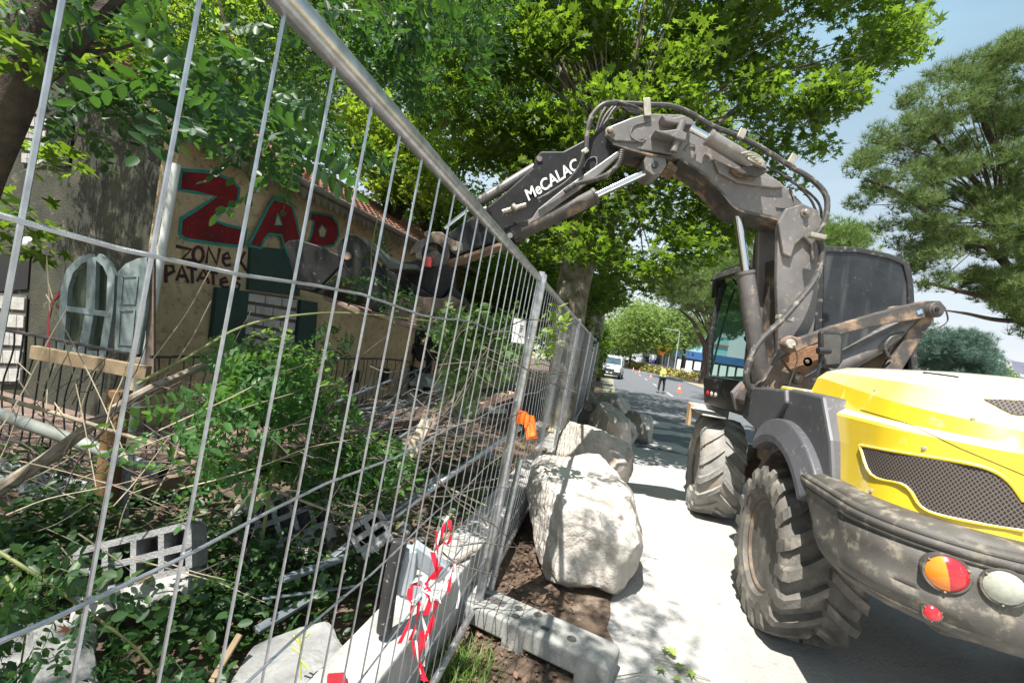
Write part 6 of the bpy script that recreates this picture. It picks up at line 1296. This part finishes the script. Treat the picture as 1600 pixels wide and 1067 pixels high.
near=pts([(300,130,1.7),(330,150,1.7),(385,170,1.8),(425,195,1.9),(470,200,2.1),(500,215,2.2),(340,110,2.0),(400,130,2.0),(290,40,1.8),(310,20,1.8),(440,205,1.8),(405,190,1.8),(450,140,2.6),(500,180,2.6),(520,215,2.7),(350,100,2.5),(240,10,2.2),
 (560,20,2.2),(590,60,2.3),(620,30,2.3),(660,20,2.4),(640,80,2.5),(690,60,2.6),(720,20,2.7),(600,90,2.4),(650,120,2.6),(560,60,2.2),(700,10,2.5),(760,30,2.8),(530,-10,2.1),(620,-20,2.2),(480,150,3),(440,130,3),(150,160,2.4),(190,150,2.4),(130,110,2.3),(215,130,2.5),(100,150,2.5),(60,20,1.9),(120,10,1.9)])
comp(t,'foliage',locust,near,6,.16,.29)
comp(t,'foliage',locust,[Vector((-.35+.12*k,2.25+.1*(k%3),4.35+.1*(k%2))) for k in range(5)],4,.18,.28)  # unseen sprays added above the frame to dapple the boulder with shade
up=[Vector((rng.uniform(-6.0,.6),rng.uniform(-2,6.5),rng.uniform(4.6,6.6))) for _ in range(210)]
up=[p for p in up if not(abs(p.x+2.5)<1.3 and abs(p.y-.7)<1.3)]
up=[p for p in up if p.x< -1.2 or (p.x<-.5 and rng.random()<.5)]
comp(t,'crown',locust,up,34,.6,.26)
dark=[P(x,y,Y) for x,y,Y in [(0,60,1.7),(40,30,2.2),(20,330,2.4),(0,360,2.4),(30,380,2.5),(60,240,2.6),(80,230,2.7),(100,60,2.5),(200,90,3.4),(230,110,3.4),(260,140,3.6),(240,60,3.2),(250,90,3.2),(280,100,3.5),(300,120,3.5),(210,130,3.6)]]
crown(t,'broad_leaves',maplem,mp,dark,22,.22,.085)
# locust shrub in the garden
t=tree('locust_shrub','leafy green locust shrub growing up through the debris in front of the railing',(P(420,760,2.6).x,2.6,0),mat('green_stem',(.18,.2,.07)),[([Vector((P(420,760,2.6).x,2.6,0)),P(430,700,2.6),P(420,620,2.6),P(400,560,2.6)],.012,.006)],[([P(430,700,2.6),P(340,640,2.3),P(300,600,2.2)],.007,.003),([P(420,640,2.6),P(520,600,2.8),P(560,640,3.0)],.007,.003),([P(430,720,2.6),P(540,690,2.9),P(600,720,3.0)],.008,.003)])
shr=[]
for x,y,Y,k in ((300,610,2.0,4),(290,660,2.0,4),(330,640,2.1,4),(310,730,2.1,3),(350,590,2.4,5),(400,560,2.6,7),(440,590,2.7,7),(470,620,2.8,6),(420,640,2.6,7),(380,620,2.4,6),(460,660,2.8,6),(500,650,2.9,6),(520,690,3.0,6),(560,700,3.0,7),(600,710,3.0,7),(580,740,3.0,6),(620,720,3.1,5),(400,700,2.6,5),(440,720,2.7,5),(500,740,2.9,5),(560,770,3.0,4),(360,680,2.4,4),(480,590,2.8,5),(510,620,2.9,4),(350,550,2.8,4),(430,545,2.8,4)):
    shr+=[P(x,y,Y)]*k
comp(t,'foliage',leafmat('locust_sunlit',(.03,.095,.028),(.065,.15,.035),(.2,.42,.05),.38),shr,2,.15,.27,down=.3)  # lighter copy of the locust leaf, sunlight on the shrub put into its colour
crown(t,'foliage',leafmat('shrub_leaf',(.05,.13,.03),(.10,.20,.045),(.3,.5,.07),.4),ovl,[P(x,y,Y) for x,y,Y in [(540,690,3),(580,700,3),(610,720,3),(560,740,3),(600,750,3),(520,660,3),(470,560,2.8),(430,540,2.8),(500,600,2.9)]],75,.19,.052)
# sprays hanging under the arm and on the bucket
t=tree('locust_sprig','green sprig caught on the bucket arm',P(575,380,3.6),mat('green_stem',(.18,.2,.07)),[([P(592,330,3.7),P(580,400,3.7),P(590,440,3.7),P(640,470,3.7)],.006,.003)],[])
comp(t,'foliage',locust,pts([(588,360,3.7),(584,390,3.7),(580,420,3.7),(572,440,3.6),(600,450,3.7),(620,460,3.7),(640,450,3.7),(632,470,3.7),(560,435,3.6),(650,465,3.8)]),3,.10,.19,down=.5)
t=tree('hanging_vine','curtain of drooping wilted green leaves hanging behind the fence left of the white notice',P(760,600,3.6),mat('green_stem',(.18,.2,.07)),[([P(700,500,3.6),P(750,498,3.6),P(800,505,3.6),P(860,500,3.6)],.008,.004)],[([P(720,500,3.6),P(716,560,3.6),P(712,610,3.6)],.005,.003),([P(780,505,3.6),P(775,560,3.6),P(770,590,3.6)],.005,.003)])
hv=[]
for x in range(700,812,7):
    y=495
    while y<(590 if x>740 else 620)-abs(x-740)*.3+rng.uniform(-20,15): hv.append(P(x+rng.uniform(-5,5),y,3.5+rng.uniform(-.2,.2))); y+=12
cs_=hv[::2]; crown(t,'foliage',wilted,ovl,cs_,20,.10,.062,flat=1.5,hang=True); comp(t,'foliage',wilted,hv[::9],3,.10,.24,down=1.4)
comp(t,'foliage',locust,pts([(690,480,3.5),(710,490,3.5),(730,485,3.5),(760,500,3.5),(720,510,3.5),(745,515,3.5),(800,515,3.4),(785,500,3.4)]),3,.10,.2)
t=tree('locust_shoot','young yellow green shoot poking through the second fence panel',P(870,530,3.6),mat('green_stem',(.18,.2,.07)),[([P(840,560,3.6),P(865,520,3.6),P(885,495,3.5)],.005,.002)],[])
crown(t,'foliage',leafmat('young_leaf',(.16,.26,.05),(.24,.34,.07),(.45,.62,.10),.5),ovl,pts([(862,498,3.5),(876,490,3.5),(868,515,3.5),(855,525,3.5),(882,505,3.4),(850,545,3.5),(868,535,3.5),(845,560,3.5)]),11,.09,.075)
comp(t,'foliage',locust,pts([(505,500,3.0),(510,525,3.0),(500,545,3.0),(530,510,3.1),(545,520,3.1),(540,540,3.1)]),2,.06,.17,down=1.2)
# lower left leaves, in front of / behind the wires
t=tree('locust_seedling','drooping locust seedling with big leaflets at the lower left corner',P(60,1000,1.3),mat('green_stem',(.18,.2,.07)),[([P(-20,850,1.5),P(60,900,1.5),P(130,950,1.55),P(210,1010,1.6),P(260,1070,1.6)],.006,.004)],[([P(10,900,1.45),P(40,960,1.4),P(30,1060,1.35)],.005,.002)])
comp(t,'foliage',locust,pts([(20,920,1.3),(40,950,1.3),(20,980,1.35),(40,1020,1.3),(10,1040,1.3),(60,930,1.4),(110,930,1.45),(140,970,1.45),(150,1010,1.5),(200,1010,1.6),(250,1000,1.7),(240,1040,1.6),(280,1050,1.6),(180,1050,1.5),(30,880,1.4),(60,1050,1.3)]),4,.08,.17,down=.6)
# brambles: ground cover
n=15000; xs=rng.uniform(-4.2,1.2,n); ys=rng.uniform(1.2,6.5,n); 
nz_=np.array([noise.noise(Vector((x*1.3,y*1.3,0))) for x,y in zip(xs,ys)]); fx=-.49+.217*ys
keep=(xs<fx-.42-rng.random(n)*.15)&(nz_>-.12-.25*(ys<3.4))&((ys<4.0)|(xs>-2.0)); xs,ys,nz_=xs[keep],ys[keep],nz_[keep]
hh=np.clip(.06+.42*(nz_+.15),.02,.40); zs=rng.random(len(xs))**.6*hh+.02
pos=np.stack([xs,ys,zs],1); 
o=scatter('brambles',bramble,None,ovl[0],ovl[1],pos,randrot(len(pos),.9),.058*(.6+.8*rng.random(len(pos)))); tag(o,'dark green bramble and ivy leaves covering the ground inside the fence','brambles',kind='stuff')
bl=[P(x,y,Y) for x,y,Y in [(30,820,2.4),(60,800,2.5),(100,790,2.6),(20,860,2.3),(60,860,2.3),(0,900,2.1),(90,850,2.4),(130,800,2.7),(280,880,2.6),(350,840,2.6),(330,890,2.5),(360,920,2.4),(390,940,2.4),(300,940,2.2),(430,860,2.6),(260,840,2.6),(480,850,2.8),(520,870,2.7),(340,960,2.2),(220,960,2.1),(160,900,2.2),(470,930,2.4),(430,960,2.3)]]
o2=thing('bramble_mound','mound of dark toothed bramble leaves around the block wall pieces','bramble',P(300,900,2.4)); crown(o2,'foliage',bramble,ovl,bl,85,.22,.062)
# leaf litter, twigs
n=7000; ys=rng.uniform(1.3,11,n); xs=-.49+.217*ys+rng.uniform(-1.2,.75,n)*(.6+.02*ys); k=xs< -.49+.217*ys+.45+.2*rng.random(n); pos=np.stack([xs[k],ys[k],.014+.02*rng.random(k.sum())],1)
o=scatter('leaf_litter',litter,None,ovl[0],ovl[1],pos,randrot(len(pos),2.5),.040*(.3+.9*rng.random(len(pos)))**1.0); tag(o,'brown dead leaves and needles on the soil along the fence','leaf litter',kind='stuff')
n=3500; ys=rng.uniform(1.6,10,n); xs=rng.uniform(.75,2.7,n); pos=np.stack([xs,ys,.006+.004*rng.random(n)],1); st_=([(0,-.03,0),(0,.03,0),(1,.02,.02)],[(0,1,2)])
o=scatter('road_crumbs',twigm if False else litter,None,st_[0],st_[1],pos,randrot(n,12),.035*(.15+rng.random(n)**3)); tag(o,'tiny twigs and crumbs on the pale ground','crumbs',kind='stuff')
# grass tuft
gt=thing('grass_tuft','tuft of green grass below the tape beside the concrete foot block','grass tuft',G(715,1050)); gl=([(0,-.03,0),(0,.03,0),(.25,.02,.5),(.25,-.02,.5),(.7,0,.9)],[(0,1,2),(0,2,3),(3,2,4)])
g0=G(715,1055); n=420; pos=np.array(tuple(g0))[None]+rng.normal(size=(n,3))*np.array([.10,.10,0]); scatter('blades',leafmat('grass',(.09,.17,.03),(.16,.24,.05),(.3,.4,.08),.4),gt,gl[0],gl[1],pos,np.stack([np.array(Matrix.Rotation(a,3,'Z')) for a in rng.uniform(0,6.28,n)]),.10*(.5+rng.random(n)))
# fallen green leaves on the forecourt
gp=G(1055,1035); t=thing('fallen_plane_twig','fallen plane twig with bright green leaves on the pale ground','twig with leaves',gp)
m=MB(); m.tube(curve_pts([G(1022,1028,.01),G(1050,1036,.03),G(1085,1052,.02),G(1110,1062,.01)],4),.003,n=5); m.build('stem',twig,t)
lf=[(1040,1012,.075,.03),(1052,1018,.06,.04),(1034,1042,.065,.03),(1062,1040,.07,.04),(1080,1048,.06,.03),(1060,1058,.06,.03)]
scatter('foliage',leafmat('fallen_leaf',(.20,.32,.07),(.30,.42,.10),(.4,.5,.1),.35),t,mp[0],mp[1],np.array([tuple(G(x,y,z)) for x,y,s,z in lf]),randrot(len(lf),2.2),np.array([l[2] for l in lf]))
m=MB(); m.tube(curve_pts([G(940,1062,.01),G(970,1055,.03),G(1002,1050,.02)],4),.003,n=5); o=m.build('green_stalk',mat('green_stem',(.18,.2,.07))); tag(o,'thin green stalk lying at the end of the concrete foot block','stalk')
# curled dead leaf and brown leaf
dl=leafmat('dead_leaf',(.15,.13,.06),(.20,.17,.08),(.25,.2,.08),.2)
for nm,px,py,Y,s,mt,lab in (('dead_leaf',222,905,2.1,.10,dl,'large curled khaki dead leaf on the hollow block piece'),('dead_leaf',100,985,1.9,.07,leafmat('brown_leaf',(.25,.09,.04),(.3,.12,.05),(.2,.08,.03),.2),'rust brown dead leaf on the slab at lower left')):
    c=P(px,py,Y); t=thing(nm,lab,'leaf',c); scatter('blade',mt,t,mp[0],mp[1],np.array([tuple(c),tuple(c+Vector((.03,-.02,.02)))]),randrot(2,1.0),np.array([s,s*.7]))
m=MB(); w_=P(475,1020,1.75)
for a,b in (((470,1060),(468,985)),((470,1020),(455,1010)),((472,1000),(484,988)),((470,1030),(482,1045)),((469,1005),(458,992))): m.tube([P(*a,1.72),P(*b,1.72)],.004,n=5)
o=m.build('yellow_sprout',mat('sprout',(.5,.55,.12),(.4,.45,.1),scale=9,rough=.7)); tag(o,'pale yellow green sprout in front of the cracked slab','sprout')
